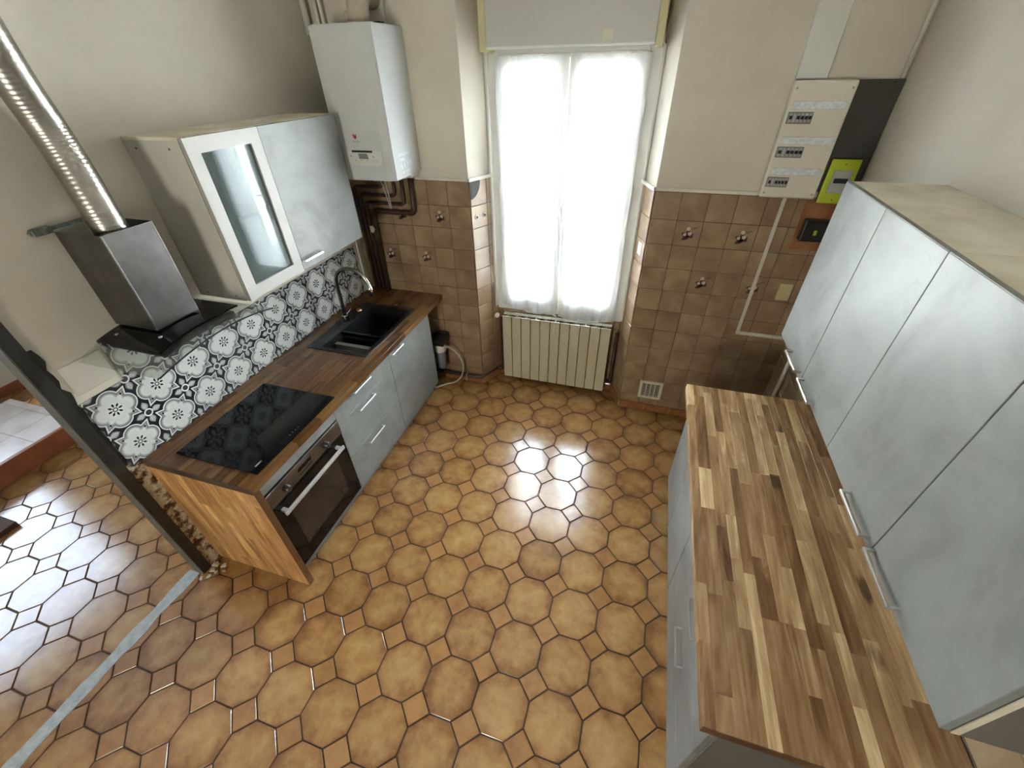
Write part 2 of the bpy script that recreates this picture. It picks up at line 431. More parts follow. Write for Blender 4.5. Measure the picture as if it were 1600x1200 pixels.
# ---- floor tiles: octagons and small squares
p_ = .2432; ox, oy, rot = .881, -.302, -.005
g_ = .0052
def oct_mesh(a, t, mat, n):
    bm = bmesh.new()
    if n == 8: c_ = a * (math.sqrt(2) - 1); base = [(a, -c_), (a, c_), (c_, a), (-c_, a), (-a, c_), (-a, -c_), (-c_, -a), (c_, -a)]
    else: base = [(a, 0), (0, a), (-a, 0), (0, -a)]
    f0 = [bm.verts.new((x, y, -t)) for x, y in base]; f1 = [bm.verts.new((x, y, -.0022)) for x, y in base]
    s1 = 1 - .003 / a; f2 = [bm.verts.new((x * s1, y * s1, 0)) for x, y in base]
    m = len(base)
    for A, C_ in ((f0, f1), (f1, f2)):
        for i in range(m): bm.faces.new((A[i], A[(i + 1) % m], C_[(i + 1) % m], C_[i]))
    bm.faces.new(f2)
    me = bpy.data.meshes.new('tile'); bm.to_mesh(me); bm.free(); me.materials.append(M[mat]); return me
mo = oct_mesh(p_ / 2 - g_ / 2, .0045, 'floor', 8)
hd = p_ / 2 - (p_ / 2) * (math.sqrt(2) - 1) - g_ * .75
ms = oct_mesh(hd, .0045, 'floor2', 4)
cs, sn = math.cos(rot), math.sin(rot)
def onfloor(x, y):
    if x > 2.62 and y > -2.5: return False
    if y > .26: return False
    if 0 < x < .50 and y > -1.95: return False
    if -.2 < x <= 0 and y > -1.7: return False
    if y > -.03 and (x < .93 or x > 2.16): return False
    if x < -1.98 and y < -1.50: return False
    return True
cands = []
Cx, Cy, Cz = 2.116, -2.811, 2.3
def visible(x, y):
    D = Vector((x, y, 0)) - Vector((Cx, Cy, Cz)); z = D.dot(F_)
    if z < .2: return False
    px = 800 + 652 * D.dot(R_) / z; py = 600 - 652 * D.dot(U_) / z
    return -150 < px < 1160 and 480 < py < 1350
for i in range(-17, 10):
    for j in range(-16, 3):
        x = ox + p_ * (i * cs - j * sn); y = oy + p_ * (i * sn + j * cs)
        if onfloor(x, y) and visible(x, y) and y < .21: cands.append(('octagonal_tile', mo, x, y))
        x2 = ox + p_ * ((i + .5) * cs - (j + .5) * sn); y2 = oy + p_ * ((i + .5) * sn + (j + .5) * cs)
        if onfloor(x2, y2) and visible(x2, y2) and y2 < .21: cands.append(('small_square_tile', ms, x2, y2))
cnt = {}
rr_ = random.Random(3)
for nm, me, x, y in cands:
    cnt[nm] = cnt.get(nm, 0) + 1
    if cnt[nm] > 299: continue
    o = place(nm, me, (x, y, rr_.uniform(-.0006, .0006)), fl, rot)
    o.rotation_euler.x = rr_.uniform(-.0035, .0035); o.rotation_euler.y = rr_.uniform(-.0035, .0035)
print('floor tiles', cnt)
# cement strip where the partition stood
bm = bmesh.new(); N = 40; L_, Rr = [], []
rs = random.Random(5)
for i in range(N + 1):
    y = -2.15 - i * (1.6 / N); w = .034 + .004 * math.sin(i * .9) + rs.uniform(-.003, .003); c_ = -.055 - .012 * i / N
    L_.append(bm.verts.new((c_ - w, y, .0012))); Rr.append(bm.verts.new((c_ + w, y, .0012)))
for i in range(N): bm.faces.new((L_[i], L_[i + 1], Rr[i + 1], Rr[i]))
r_ = bmesh.ops.extrude_face_region(bm, geom=list(bm.faces)); bmesh.ops.translate(bm, verts=[v for v in r_['geom'] if isinstance(v, bmesh.types.BMVert)], vec=(0, 0, -.004))
obj('cement_strip', bm, 'cement', fl, label='rough grey cement strip where a partition was removed')

# ---- wall tiles
TW = .1527; Z0 = 1.522; ZB = .07; ZT = 1.683; G = .003
rows = []
zs = [ZB] + [Z0 - k_ * TW for k_ in range(8, -1, -1) if Z0 - k_ * TW > ZB + .03] + [ZT]
zs = [ZB] + sorted([Z0 - k_ * TW for k_ in range(0, 10) if Z0 - k_ * TW > ZB + .03]) + [ZT]
FLOW = []
def tile_run(parent, xs, to_world, normal_rot, zlist, skip=None, flowers=()):
    for i in range(len(xs) - 1):
        for j in range(len(zlist) - 1):
            w = xs[i + 1] - xs[i]; h = zlist[j + 1] - zlist[j]
            if w < .012: continue
            cx = (xs[i] + xs[i + 1]) / 2; cz = (zlist[j] + zlist[j + 1]) / 2
            if skip and skip(cx, cz): continue
            me = rect_tile(w - G, h - G, .008, 1, 'wtile')
            wx, wy = to_world(cx)
            o = place('tile', me, (wx, wy, cz), parent, normal_rot)
            for fx, fz in flowers:
                if abs(fx - cx) < w / 2 and abs(fz - cz) < h / 2: FLOW.append((o, cx, cz, w))
XL_ = [0.0] + [.6365 + n * TW - 4 * TW for n in range(0, 7) if .02 < .6365 + (n - 4) * TW < .93] + [.949]
XR_ = [2.151] + [2.305 + n * TW for n in range(6) if 2.305 + n * TW < 3.15] + [W]
fl_l = [(.697, 1.44), (.40, 1.44), (.55, 1.13), (.25, 1.13)]
fl_r = [(2.36, 1.44), (2.67, 1.44), (2.98, 1.44), (2.53, 1.13), (2.83, 1.13)]
tile_run(wb_, XL_, lambda x: (x, -.004), 0, zs, None, fl_l)
tile_run(wb_, XR_, lambda x: (x, -.004), 0, zs, None, fl_r)
# reveals (splayed), 0.224 m deep on the left, 0.216 m on the right
def reveal(x0, y0, x1, y1, sgn):
    Lr = math.hypot(x1 - x0, y1 - y0); a = math.atan2(y1 - y0, x1 - x0)
    nx, ny = (math.sin(a), -math.cos(a))
    if sgn * nx < 0: nx, ny = -nx, -ny
    tile_run(wb_, [0, .1527, Lr], lambda s: (x0 + (x1 - x0) * s / Lr + nx * .004, y0 + (y1 - y0) * s / Lr + ny * .004), a, zs)
reveal(.949, 0, 1.05, .20, 1); reveal(2.151, 0, 2.070, .20, -1)
# under the window
XU = [1.06] + [1.10 + n * TW for n in range(7) if 1.10 + n * TW < 2.05] + [2.06]
tile_run(wb_, XU, lambda x: (x, .196), 0, [ZB] + sorted([Z0 - k_ * TW for k_ in range(6, 10)]) + [.674])
# grout backing
bm = bmesh.new()
B(bm, 0, .949, -.005, 0, ZB, ZT); B(bm, 2.151, W, -.005, 0, ZB, ZT); B(bm, 1.055, 2.065, .195, .2, ZB, .674)
prism(bm, [(.949, -.002), (.949, -.005), (1.055, .197), (1.05, .20)], 2, ZB, ZT); prism(bm, [(2.151, -.002), (2.151, -.005), (2.065, .197), (2.07, .20)], 2, ZB, ZT)
obj('tile_grout', bm, 'wgrout', wb_)
# flower prints on single tiles
for o, cx, cz, w in FLOW:
    bm = bmesh.new(); bl = bmesh.new(); rq = random.Random(int(cx * 1000))
    def disc(b, x, z, r, st=1., an=0., n=10, y=-.0042):
        vs = []
        for q in range(n):
            a = 2 * PI * q / n; X_, Z_ = r * math.cos(a), r * st * math.sin(a)
            vs.append(b.verts.new((x + X_ * math.cos(an) - Z_ * math.sin(an), y, z + X_ * math.sin(an) + Z_ * math.cos(an))))
        f = b.faces.new(vs)
        e_ = bmesh.ops.extrude_face_region(b, geom=[f]); bmesh.ops.translate(b, verts=[v for v in e_['geom'] if isinstance(v, bmesh.types.BMVert)], vec=(0, -.0006, 0))
    for x, z, r, st, an in ((-.008, -.028, .022, .45, .3), (.018, -.014, .020, .5, -.2), (-.024, .002, .012, .6, .5), (.002, .008, .016, .7, 1.2), (-.004, -.012, .02, .8, .1), (.026, -.004, .012, .6, .8)): disc(bl, x, z, r, st, an)
    for cx_, cz_, r in ((0.001, .030, .009), (-.014, -.004, .007), (.014, .002, .009)):
        for q in range(5): disc(bm, cx_ + r * .8 * math.cos(q * 1.256), cz_ + r * .8 * math.sin(q * 1.256), r * .55, y=-.0052)
    for x in (.02, .035): disc(bl, x + .006, .03 + x * .2, .022, .06, .35 + x * 6)
    for b, nm, mt in ((bl, 'leaf_print', 'leaf'), (bm, 'petal_print', 'petal')):
        me = bpy.data.meshes.new(nm); bmesh.ops.recalc_face_normals(b, faces=b.faces); b.to_mesh(me); b.free(); me.materials.append(M[mt])
        c_ = bpy.data.objects.new(nm, me); COL.objects.link(c_); c_.parent = o; ORG[c_.name] = ORG[o.name]
# skirting tiles
def skirt(x0, y0, x1, y1, sgn, n):
    Lr = math.hypot(x1 - x0, y1 - y0); a = math.atan2(y1 - y0, x1 - x0); nx, ny = math.sin(a), -math.cos(a)
    if sgn * ny < 0 and False: pass
    for i in range(n):
        s = (i + .5) / n; me = rect_tile(Lr / n - .003, ZB - .003, .012, 1, 'terra', .002)
        place('skirting_tile', me, (x0 + (x1 - x0) * s + nx * .007, y0 + (y1 - y0) * s + ny * .007, ZB / 2), wb_, a)
skirt(.005, 0, .949, 0, 1, 5); skirt(2.151, 0, W - .005, 0, 1, 5); skirt(1.06, .2, 2.06, .2, 1, 5)
skirt(.949, 0, 1.05, .2, 1, 1); skirt(2.07, .2, 2.151, 0, 1, 1)
# white rail capping the tiles
bm = bmesh.new()
B(bm, .56, .962, -.014, .0, ZT, 1.703, .003); B(bm, 2.138, 2.70, -.014, .0, ZT, 1.703, .003)
prism(bm, [(.949, -.014), (.962, -.014), (1.064, .186), (1.05, .2)], 2, ZT, 1.703)
prism(bm, [(2.151, -.014), (2.138, -.014), (2.056, .186), (2.07, .2)], 2, ZT, 1.703)
struct(obj('trim_1', bm, 'pipewhite'))
# right wall backsplash tiles just above the worktop
ys_ = [-2.62 + n * TW for n in range(18) if -2.62 + n * TW < -.0] + [0]
for i in range(len(ys_) - 1):
    for j, (a, b) in enumerate(((.846, .998), (.998, 1.150), (1.150, 1.217))):
        me = rect_tile(ys_[i + 1] - ys_[i] - G, b - a - G, .008, 0, 'wtile')
        if ys_[i + 1] - ys_[i] > .03: place('tile', me, (W - .004, (ys_[i] + ys_[i + 1]) / 2, (a + b) / 2), wr_)
obj('tile_grout', box(W - .005, W, -2.62, 0, .84, 1.217), 'wgrout', wr_)
for i in range(5):
    for j in range(5):
        me = rect_tile(.1527 - G, .1527 - G, .008, 0, 'wtile'); place('tile', me, (W - .004, -.0764 - i * .1527, .846 - .0764 - j * .1527), wr_)
obj('tile_grout', box(W - .005, W, -.764, 0, .07, .84), 'wgrout', wr_)
# patterned splashback on the left wall
YC, ZC = -1.594, 1.120
for a in range(-3, 8):
    for b in range(-2, 2):
        cy = YC + a * P_; cz = ZC + b * P_
        if cy > -.15: continue
        y0, y1 = cy - P_ / 2, cy + P_ / 2; z0, z1 = cz - P_ / 2, cz + P_ / 2
        if b == 1 and not (cy < -1.45): continue
        if b == 1 and cy < -1.9: continue
        z0 = max(z0, .835); y0 = max(y0, -2.075)
        if z1 - z0 < .01 or y1 - y0 < .02: continue
        bm = box(0.0, .007, y0 + .0004, y1 - .0004, z0, z1 - .0004)
        o = obj('patterned_tile', bm, 'pattern', wl_, origin=(0, cy, cz))
obj('old_white_tile', box(0, .009, -2.058, -1.905, 1.252, 1.385, .002), 'whitepanel', wl_, label='plain off-white old tile left on the plaster')
obj('old_plaster_edge', box(-.0005, .004, -2.094, -2.031, .0, .86), 'oldplaster', wl_, label='crumbling plaster beside the steel post')
bm = bmesh.new(); rq = random.Random(9); pts = []
for i in range(22): pts.append((-2.094 + rq.uniform(0, .012) + (.01 if i % 3 else .0), .86 + i * .03))
for i in range(21):
    (ya, za), (yb, zb_) = pts[i], pts[i + 1]
    prism(bm, [(-2.094, za), (ya + .006, za), (yb + .006, zb_), (-2.094, zb_)], 0, 0, .003)
obj('old_plaster_edge', bm, 'blackmetal', wl_, label='ragged black paint line beside the steel post')

# ---- steel post
t = thing('steel_post', 'black painted square steel post at the end of the left wall', 'post', (-.02, -2.121, 0))
bm = box(-.055, .014, -2.147, -2.095, 0, CE - .002, .003)
obj('shaft', bm, 'blackmetal', t); bm = bmesh.new(); B(bm, -.0545, .012, -2.1485, -2.147, 0, CE - .004)
obj('worn_face', bm, mottled('worn_olive_paint', (.075, .068, .05), (.15, .135, .10), 10, .6), t, label='worn grey-brown face of the post')
# rubble at its foot
for i in range(7):
    bm = bmesh.new(); x, y, r = [(.035, -2.085, .022), (.055, -2.15, .014), (.02, -2.175, .012), (.085, -2.075, .016), (.045, -2.115, .02), (.11, -2.10, .010), (.07, -2.12, .009)][i]
    bmesh.ops.create_icosphere(bm, subdivisions=1, radius=r, matrix=Matrix.Translation((x, y, r * .45)) @ Matrix.Rotation(i * 1.3, 4, 'Z') @ Matrix.Diagonal((1.2, .9, .5, 1)))
    for v_ in bm.verts: v_.co += Vector((rq.uniform(-1, 1), rq.uniform(-1, 1), 0)) * r * .25; v_.co.z = max(v_.co.z, .0005)
    tag(obj('plaster_crumb', bm, 'rubble', origin=(x, y, 0)), 'broken crumb of plaster on the floor at the foot of the black post', 'rubble', 'plaster crumbs at the foot of the post')

# ---- raised platform in the next room
t = thing('platform', 'low platform topped with pale tiles and edged in red-brown wood', 'platform', (-2.3, -2.6, 0))
obj('base', box(-2.74, -1.925, -3.9, -1.45, 0, .145), 'cement', t)
obj('wooden_edge', box(-1.925, -1.895, -3.9, -1.43, 0, .158, .003), 'redwood', t, label='red-brown wooden riser of the platform')
px_ = [-2.74, -2.68] + [-2.68 + n * .25 for n in range(1, 3)] + [-1.926]; py_ = [-1.45 - n * .245 for n in range(11)]
py_ = [-1.45, -1.51] + [-1.51 - n * .245 for n in range(1, 10)]
for i in range(len(px_) - 1):
    for j in range(len(py_) - 1):
        me = rect_tile(px_[i + 1] - px_[i] - .003, py_[j] - py_[j + 1] - .003, .012, 2, 'paving2' if False else 'platile') if 'platile' in M else None
        if me is None:
            M['platile'] = tile_mat('pale_pink_tile', (.58, .50, .45), (.68, .60, .55), (.74, .67, .62), .3)
            me = rect_tile(px_[i + 1] - px_[i] - .003, py_[j] - py_[j + 1] - .003, .012, 2, 'platile')
        place('tile', me, ((px_[i] + px_[i + 1]) / 2, (py_[j] + py_[j + 1]) / 2, .151), t)
struct(obj('baseboard_left', box(XL, XL + .015, YB, .04, 0, .08, .003), 'redwood'))
tag(obj('dark_block', box(-1.79, -1.435, -2.46, -2.225, 0.0005, .035, .003), 'darkbrown', origin=(-1.6, -2.3, 0)), 'dark brown flat block on the tiled floor before the platform', 'wood block')  # low dark brown box lying on the floor tiles

# ------------------------------------------------------------------ window and outside
win = struct(obj('window_1', (lambda b: (B(b, 1.05, 1.125, .20, .26, .675, 2.37, .003), B(b, 1.995, 2.07, .20, .26, .675, 2.37, .003), B(b, 1.125, 1.995, .20, .26, 2.325, 2.37, .003), B(b, 1.125, 1.995, .20, .26, .675, .715, .003), b)[-1])(bmesh.new()), 'pvc'))
def casement(x0, x1, side):
    z0, z1 = .700, 2.345; gx0, gx1 = x0 + .075, x1 - .075; gz0, gz1 = .835, 2.27
    bm = bmesh.new()
    B(bm, x0, gx0, .185, .235, z0, z1, .003); B(bm, gx1, x1, .185, .235, z0, z1, .003)
    B(bm, gx0, gx1, .185, .235, gz1, z1, .003); B(bm, gx0, gx1, .185, .235, z0, gz0, .003)
    f = obj('casement_frame', bm, 'pvc', win)
    obj('glass_pane', box(gx0 - .004, gx1 + .004, .209, .213, gz0 - .004, gz1 + .004), 'glass', f)
    hx = x0 - .006 if side < 0 else x1 + .006
    for z in (2.08, 1.62, 1.05):
        b = cyl(bmesh.new(), (hx, .180, z), .007, .075, 2, 12, bev=.002); obj('hinge', b, 'pvc', f, True)
    return f
cl = casement(1.118, 1.556, -1); cr = casement(1.560, 2.002, 1)
bm = bmesh.new(); B(bm, 1.548, 1.574, .172, .185, 1.40, 1.56, .004); B(bm, 1.554, 1.568, .135, .172, 1.50, 1.52, .003); B(bm, 1.553, 1.569, .128, .140, 1.39, 1.52, .004)
obj('window_handle', bm, 'white', win)
struct(obj('trim_2', (lambda b: (B(b, 1.040, 1.056, .165, .20, .70, 2.37, .003), B(b, 2.064, 2.080, .165, .20, .70, 2.37, .003), b)[-1])(bmesh.new()), 'pvc'))
# shutter box
t = thing('roller_shutter_box', 'long grey roller shutter box above the window', 'shutter box', (1.57, .12, 2.37))
obj('casing', box(1.100, 2.022, .050, .198, 2.375, 2.78, .004), 'shutter', t)
for a, b in ((1.060, 1.101), (2.021, 2.062)): obj('end_cap', box(a, b, .047, .2, 2.355, 2.78, .004), 'yellowish', t, label='yellowed plastic end cap')
obj('lower_lip', box(1.101, 2.021, .046, .060, 2.366, 2.378, .002), 'white', t)
obj('sticker', box(1.752, 1.803, .0485, .050, 2.388, 2.436, 0), 'cream', t, label='small cream sticker')
# curtains
def curtain(x0, x1, seed, label, hemz):
    rnd = random.Random(seed); bm = bmesh.new(); nx, nz = 90, 46; ph = [rnd.uniform(0, 6.28) for _ in range(6)]
    zt, g = 2.335, []
    wv = [(rnd.uniform(16, 26), .5), (rnd.uniform(36, 60), .35), (rnd.uniform(80, 110), .2)]
    for j in range(nz + 1):
        v_ = j / nz; row = []
        for i in range(nx + 1):
            u_ = i / nx; x = x0 + (x1 - x0) * u_
            amp = .013 * (.45 + .9 * v_) if v_ > .05 else .005 + .2 * v_ * .013
            y = .150 + amp * sum(a * math.sin(w * (u_ * .62 + .05 * math.sin(3 * v_ + ph[0])) + ph[k_]) for k_, (w, a) in enumerate(wv))
            z = zt - (zt - hemz(u_)) * v_ + (.006 * math.sin(u_ * 30 + ph[2]) if j == 0 else 0)
            x += .008 * math.sin(4 * v_ + ph[3]) * v_
            row.append(bm.verts.new((x, min(y, .172), z)))
        g.append(row)
    for j in range(nz):
        for i in range(nx): bm.faces.new((g[j][i], g[j][i + 1], g[j + 1][i + 1], g[j + 1][i]))
    tt = thing('sheer_curtain', label, 'curtain', ((x0 + x1) / 2, .15, hemz(.5)), 'sheer curtains on the window')
    obj('voile', bm, 'voile', tt, True)
    hem = bmesh.new()
    pts = [(x0 + (x1 - x0) * i / 40, .147 + .006 * math.sin(i * .9), hemz(i / 40) + .006) for i in range(41)]
    sweep(hem, pts, 0, prof=[(.007, .0008), (.007, -.0008), (-.007, -.0008), (-.007, .0008)])
    obj('hem', hem, 'voile', tt)
    b = bmesh.new(); sweep(b, [(x0, .158, 2.333), (x1, .158, 2.333)], .004, 8); obj('curtain_rod', b, 'white', tt)
curtain(1.112, 1.560, 4, 'left sheer white voile curtain on the narrow window casement', lambda u_: .728 - .055 * u_ + .012 * math.sin(u_ * 9) - .02 * math.sin(min(1, u_ * 3) * PI))
curtain(1.572, 2.010, 11, 'right sheer white voile curtain hanging over the window casement', lambda u_: .676 + .03 * abs(u_ - .4) - .018 * math.sin(u_ * PI * 1.1))
for nm, fr, pn, mt in (('unseen_window_left', [(XL - .12, XL - .06, -3.05, -3.0, .85, 2.55), (XL - .12, XL - .06, -1.6, -1.55, .85, 2.55), (XL - .12, XL - .06, -3.0, -1.6, .85, .90), (XL - .12, XL - .06, -3.0, -1.6, 2.5, 2.55)], (XL - .095, XL - .09, -3.0, -1.6, .9, 2.5), 'dimmer_left'),
        ('fill_window', [(.8, .84, YB - .12, YB - .06, 1.1, 2.0), (1.46, 1.5, YB - .12, YB - .06, 1.1, 2.0), (.84, 1.46, YB - .12, YB - .06, 1.1, 1.14), (.84, 1.46, YB - .12, YB - .06, 1.96, 2.0)], (.84, 1.46, YB - .095, YB - .09, 1.14, 1.96), 'dimmer_front')):  # unseen window behind the camera, added for fill light
    b = bmesh.new()
    for f_ in fr: B(b, *f_, .003)
    w_ = struct(obj(nm, b, 'pvc')); obj('glass_pane', box(*pn), mt, w_, label='unseen pane, tinted to dim the light coming in')
# outside: grille, sill, courtyard, facade
t = thing('window_grille', 'grey iron security grille outside the window', 'grille', (1.56, .42, .68))
bm = bmesh.new()
for z, h in ((1.985, .024), (1.39, .018), (.93, .010)): obj('cross_bar', box(1.05, 2.07, .415, .425, z - h / 2, z + h / 2), 'iron', t)
for i in range(8):
    x = 1.12 + i * .125; b = bmesh.new(); cyl(b, (x, .405, 1.5), .006, 1.72, 2, 10); obj('upright_bar', b, 'iron', t, True)
tag(obj('courtyard_paving', box(-8, 12, .5, 14, -.5, -.35), 'paving', origin=(1.5, 4, -.35)), 'sunlit pale ground outside the window', 'ground')
t = thing('opposite_building', 'pale sunlit building seen through the curtains', 'building', (1.5, 7.2, -.35))
obj('facade_wall', box(-6, 9, 7.0, 7.6, -.35, 3.0), 'facade', t)
for i in range(7): obj('facade_window', box(-2.9 + i * 1.5, -2.0 + i * 1.5, 6.97, 7.0, 1.15, 1.9), 'facwin', t)

# ------------------------------------------------------------------ left kitchen run
def staves(parent, x0, x1, y0, y1, z0, z1, mat, w=.042, axis=1, hole=None, seed=1, lmin=.18, lmax=.55, vary=True, front=None):
    """glue-laminated staves running along axis; hole=(x0,x1,y0,y1) is left open"""
    rnd = random.Random(seed)
    A0, A1 = (y0, y1) if axis == 1 else (z0, z1); n = max(1, round((x1 - x0) / w))
    cuts = [x0 + (x1 - x0) * i / n for i in range(n + 1)]
    for i in range(1, n): cuts[i] += rnd.uniform(-.010, .010) if vary else 0
    for i in range(n):
        a = A0 - rnd.uniform(0, lmin * .9)
        while a < A1 - .001:
            b = a + rnd.uniform(lmin, lmax); s0, s1 = max(a, A0), min(b, A1)
            if A1 - s1 < .05: s1 = A1; b = A1 + 1
            segs = [(cuts[i], cuts[i + 1], s0, s1)]
            if hole:
                out = []; hx0, hx1, hy0, hy1 = hole
                for (u0, u1, v0, v1) in segs:
                    if u1 <= hx0 or u0 >= hx1 or v1 <= hy0 or v0 >= hy1: out.append((u0, u1, v0, v1)); continue
                    if v0 < hy0: out.append((u0, u1, v0, hy0))
                    if v1 > hy1: out.append((u0, u1, hy1, v1))
                    m0, m1 = max(v0, hy0), min(v1, hy1)
                    if u0 < hx0: out.append((u0, hx0, m0, m1))
                    if u1 > hx1: out.append((hx1, u1, m0, m1))
                segs = out
            for (u0, u1, v0, v1) in segs:
                if v1 - v0 < .002 or u1 - u0 < .002: continue
                if axis == 1: bm = box(u0, u1, v0, v1, z0, z1, .0004)
                else: bm = box(u0, u1, y0, y1, v0, v1, .0004)
                org = ((u0 + u1) / 2, (v0 + v1) / 2, z1) if axis == 1 else ((u0 + u1) / 2, y0, (v0 + v1) / 2)
                obj('stave', bm, mat, parent, origin=org)
            a = b
ZC_ = .839; TH = .038; FX = .612
t = thing('left_worktop', 'long glossy dark acacia worktop holding the sink and the hob', 'worktop', (.33, -1.05, ZC_ - TH))
obj('end_band', box(.006, .6505, -2.0335, -2.0312, ZC_ - TH - .001, ZC_ - .0004, .0006), 'endband', t, label='dark varnished end band')
staves(t, .008, .650, -2.031, -.012, ZC_ - TH, ZC_, 'wood_y_dark', hole=(.150, .545, -.945, -.325), seed=3)
t = thing('end_panel', 'orange-brown acacia end panel closing the left run beside the oven', 'panel', (.33, -2.012, 0))
staves(t, .003, .648, -2.031, -1.997, .0, ZC_ - TH - .0005, 'wood_z', axis=2, seed=12, lmin=.25, lmax=.8)

obj('front_edge', box(.6482, .6498, -2.0305, -1.9975, 0, ZC_ - TH - .001, .0004), 'frontedge', t, label='darker varnished front edge')
def carcass(par, x0, x1, y0, y1, z0, z1, mat='whitepanel', openfront=1, th=.016):
    bm = bmesh.new()
    B(bm, x0, x1, y0, y0 + th, z0, z1); B(bm, x0, x1, y1 - th, y1, z0, z1)
    B(bm, x0, x1, y0 + th, y1 - th, z0, z0 + th)
    bx_ = x0 if openfront > 0 else x1
    B(bm, bx_, bx_ + .006 * openfront, y0 + th, y1 - th, z0 + th, z1)
    return obj('carcass', bm, mat, par)
def front(par, name, x0, x1, y0, y1, z0, z1, mat='concrete', label=None):
    return obj(name, box(x0, x1, y0 + .0015, y1 - .0015, z0 + .0012, z1 - .0012, .0012), mat, par, label=label)
Y3, Y2, Y1, Y0 = -1.9965, -1.418, -.818, -.215
# oven cabinet
t = thing('oven_cabinet', 'grey base cabinet around the built-in oven', 'cabinet', (.3, -1.7, .095))
bm = bmesh.new(); B(bm, .05, .592, Y3, Y3 + .014, .095, .80); B(bm, .05, .592, Y2 - .014, Y2 - .001, .095, .80); B(bm, .05, .592, Y3 + .014, Y2 - .014, .095, .107)
obj('carcass', bm, 'whitepanel', t)
front(t, 'filler_panel', .594, FX, Y3 + .001, Y2, .709, .799)
t = thing('built_in_oven', 'black glass oven with steel control panel and two knobs', 'oven', (.34, -1.7, .11))
obj('body', box(.10, .590, Y3 + .018, Y2 - .018, .112, .70, .002), 'blackmetal', t)
cp = obj('control_panel', box(.592, .622, Y3 + .003, Y2 - .003, .612, .705, .002), 'steel', t, label='brushed steel control panel')
for y in (-1.872, -1.562):
    b = bmesh.new(); cyl(b, (.636, y, .652), .019, .028, 0, 28, r2=.016, bev=.002); kb = obj('knob', b, 'steel', cp, True)
obj('display', box(.6222, .6232, -1.775, -1.675, .655, .675), 'blackglass', cp); obj('button_row', box(.6222, .6232, -1.775, -1.675, .632, .642), 'blackpl', cp)
dr = obj('oven_door', box(.592, .618, Y3 + .003, Y2 - .003, .112, .609, .003), 'blackglass', t)
obj('inner_window', box(.6185, .6192, -1.90, -1.52, .215, .50), mottled('tinted_oven_window', (.025, .018, .014), (.04, .03, .025), 4, .08), dr, label='brown tinted inner window')
b = bmesh.new(); B(b, .650, .664, -1.955, -1.475, .548, .572, .005, 2); B(b, .618, .652, -1.945, -1.925, .552, .568, .001); B(b, .618, .652, -1.505, -1.485, .552, .568, .001)
obj('oven_handle', b, 'aluframe', dr, label='long aluminium handle')
# drawer cabinet
t = thing('drawer_cabinet', 'concrete-look cabinet with three drawers beside the oven', 'cabinet', (.3, -1.12, .095))
carcass(t, .05, .592, Y2 + .001, Y1 - .0005, .095, .80, 'edge')
for z0, z1, hz in ((.655, .799, .768), (.380, .655, .630), (.097, .380, .352)):
    d_ = front(t, 'drawer_front', .594, FX, Y2, Y1, z0, z1)
    handle(d_, (FX, -1.240, hz), (FX, -1.070, hz), (1, 0, 0))
# sink cabinet
t = thing('sink_cabinet', 'concrete-look cabinet with a single door under the sink', 'cabinet', (.3, -.52, .095))
bm = bmesh.new(); B(bm, .05, .592, Y1 + .0005, Y1 + .014, .095, .80); B(bm, .05, .592, Y0 - .016, Y0, .095, .80); B(bm, .05, .592, Y1 + .014, Y0 - .016, .095, .107)
obj('carcass', bm, 'edge', t)
d_ = front(t, 'door', .594, FX, Y1, Y0, .097, .799)
handle(d_, (FX, -.835 + .0, .757) if False else (FX, -.798, .757), (FX, -.655, .757), (1, 0, 0))
tag(obj('left_plinth', box(.545, .560, -1.996, -.235, 0, .094, .001), 'concrete', origin=(.55, -1.1, 0)), 'long grey plinth board under the left cabinets', 'plinth')

# hob
t = thing('induction_hob', 'black glass hob set into the left worktop', 'hob', (.375, -1.665, ZC_))
obj('glass_plate', box(.132, .617, -1.955, -1.378, ZC_ + .0003, ZC_ + .006, .001), 'blackglass', t)
b = bmesh.new()
for y in (-1.70, -1.68, -1.66, -1.64): cyl(b, (.585, y, ZC_ + .0062), .003, .0005, 2, 8)
for y in (-1.90,): B(b, .570, .578, y - .02, y + .02, ZC_ + .006, ZC_ + .0064)
obj('control_marks', b, 'midgrey', t)
# sink
t = thing('black_sink', 'black composite sink with one and a half bowls in the left worktop', 'sink', (.34, -.635, ZC_))
SX0, SX1, SY0, SY1 = .118, .562, -.975, -.300
zr = ZC_ + .005
bowls = [(.215, .530, -.720, -.345, .19), (.215, .530, -.945, -.742, .12)]
def bowlrim():
    bm = bmesh.new(); xs = [SX0, .215, .530, SX1]; ysn = [SY0, -.945, -.742, -.720, -.345, SY1]
    for i in range(3):
        for j in range(5):
            if i == 1 and j in (1, 3): continue
            B(bm, xs[i], xs[i + 1], ysn[j], ysn[j + 1], ZC_ + .0003 if i != 1 or j in (0, 4) else ZC_ - .02, zr - (.004 if j == 2 and i == 1 else 0))
    bmesh.ops.remove_doubles(bm, verts=bm.verts, dist=1e-5); return bm
obj('rim', bowlrim(), 'sink', t)
for n_, (a, b_, c_, d_, dp) in enumerate(bowls):
    bm = bmesh.new(); th = .004; zb = ZC_ - dp
    B(bm, a - th, a, c_ - th, d_ + th, zb, ZC_ + .001); B(bm, b_, b_ + th, c_ - th, d_ + th, zb, ZC_ + .001)
    B(bm, a, b_, c_ - th, c_, zb, ZC_ + .001); B(bm, a, b_, d_, d_ + th, zb, ZC_ + .001); B(bm, a - th, b_ + th, c_ - th, d_ + th, zb - th, zb)
    bw = obj('bowl', bm, 'sink', t)
    b2 = bmesh.new(); cyl(b2, ((a + b_) / 2, (c_ + d_) / 2, zb + .003), .040, .005, 2, 24, bev=.001); obj('drain', b2, 'satin', bw, True)
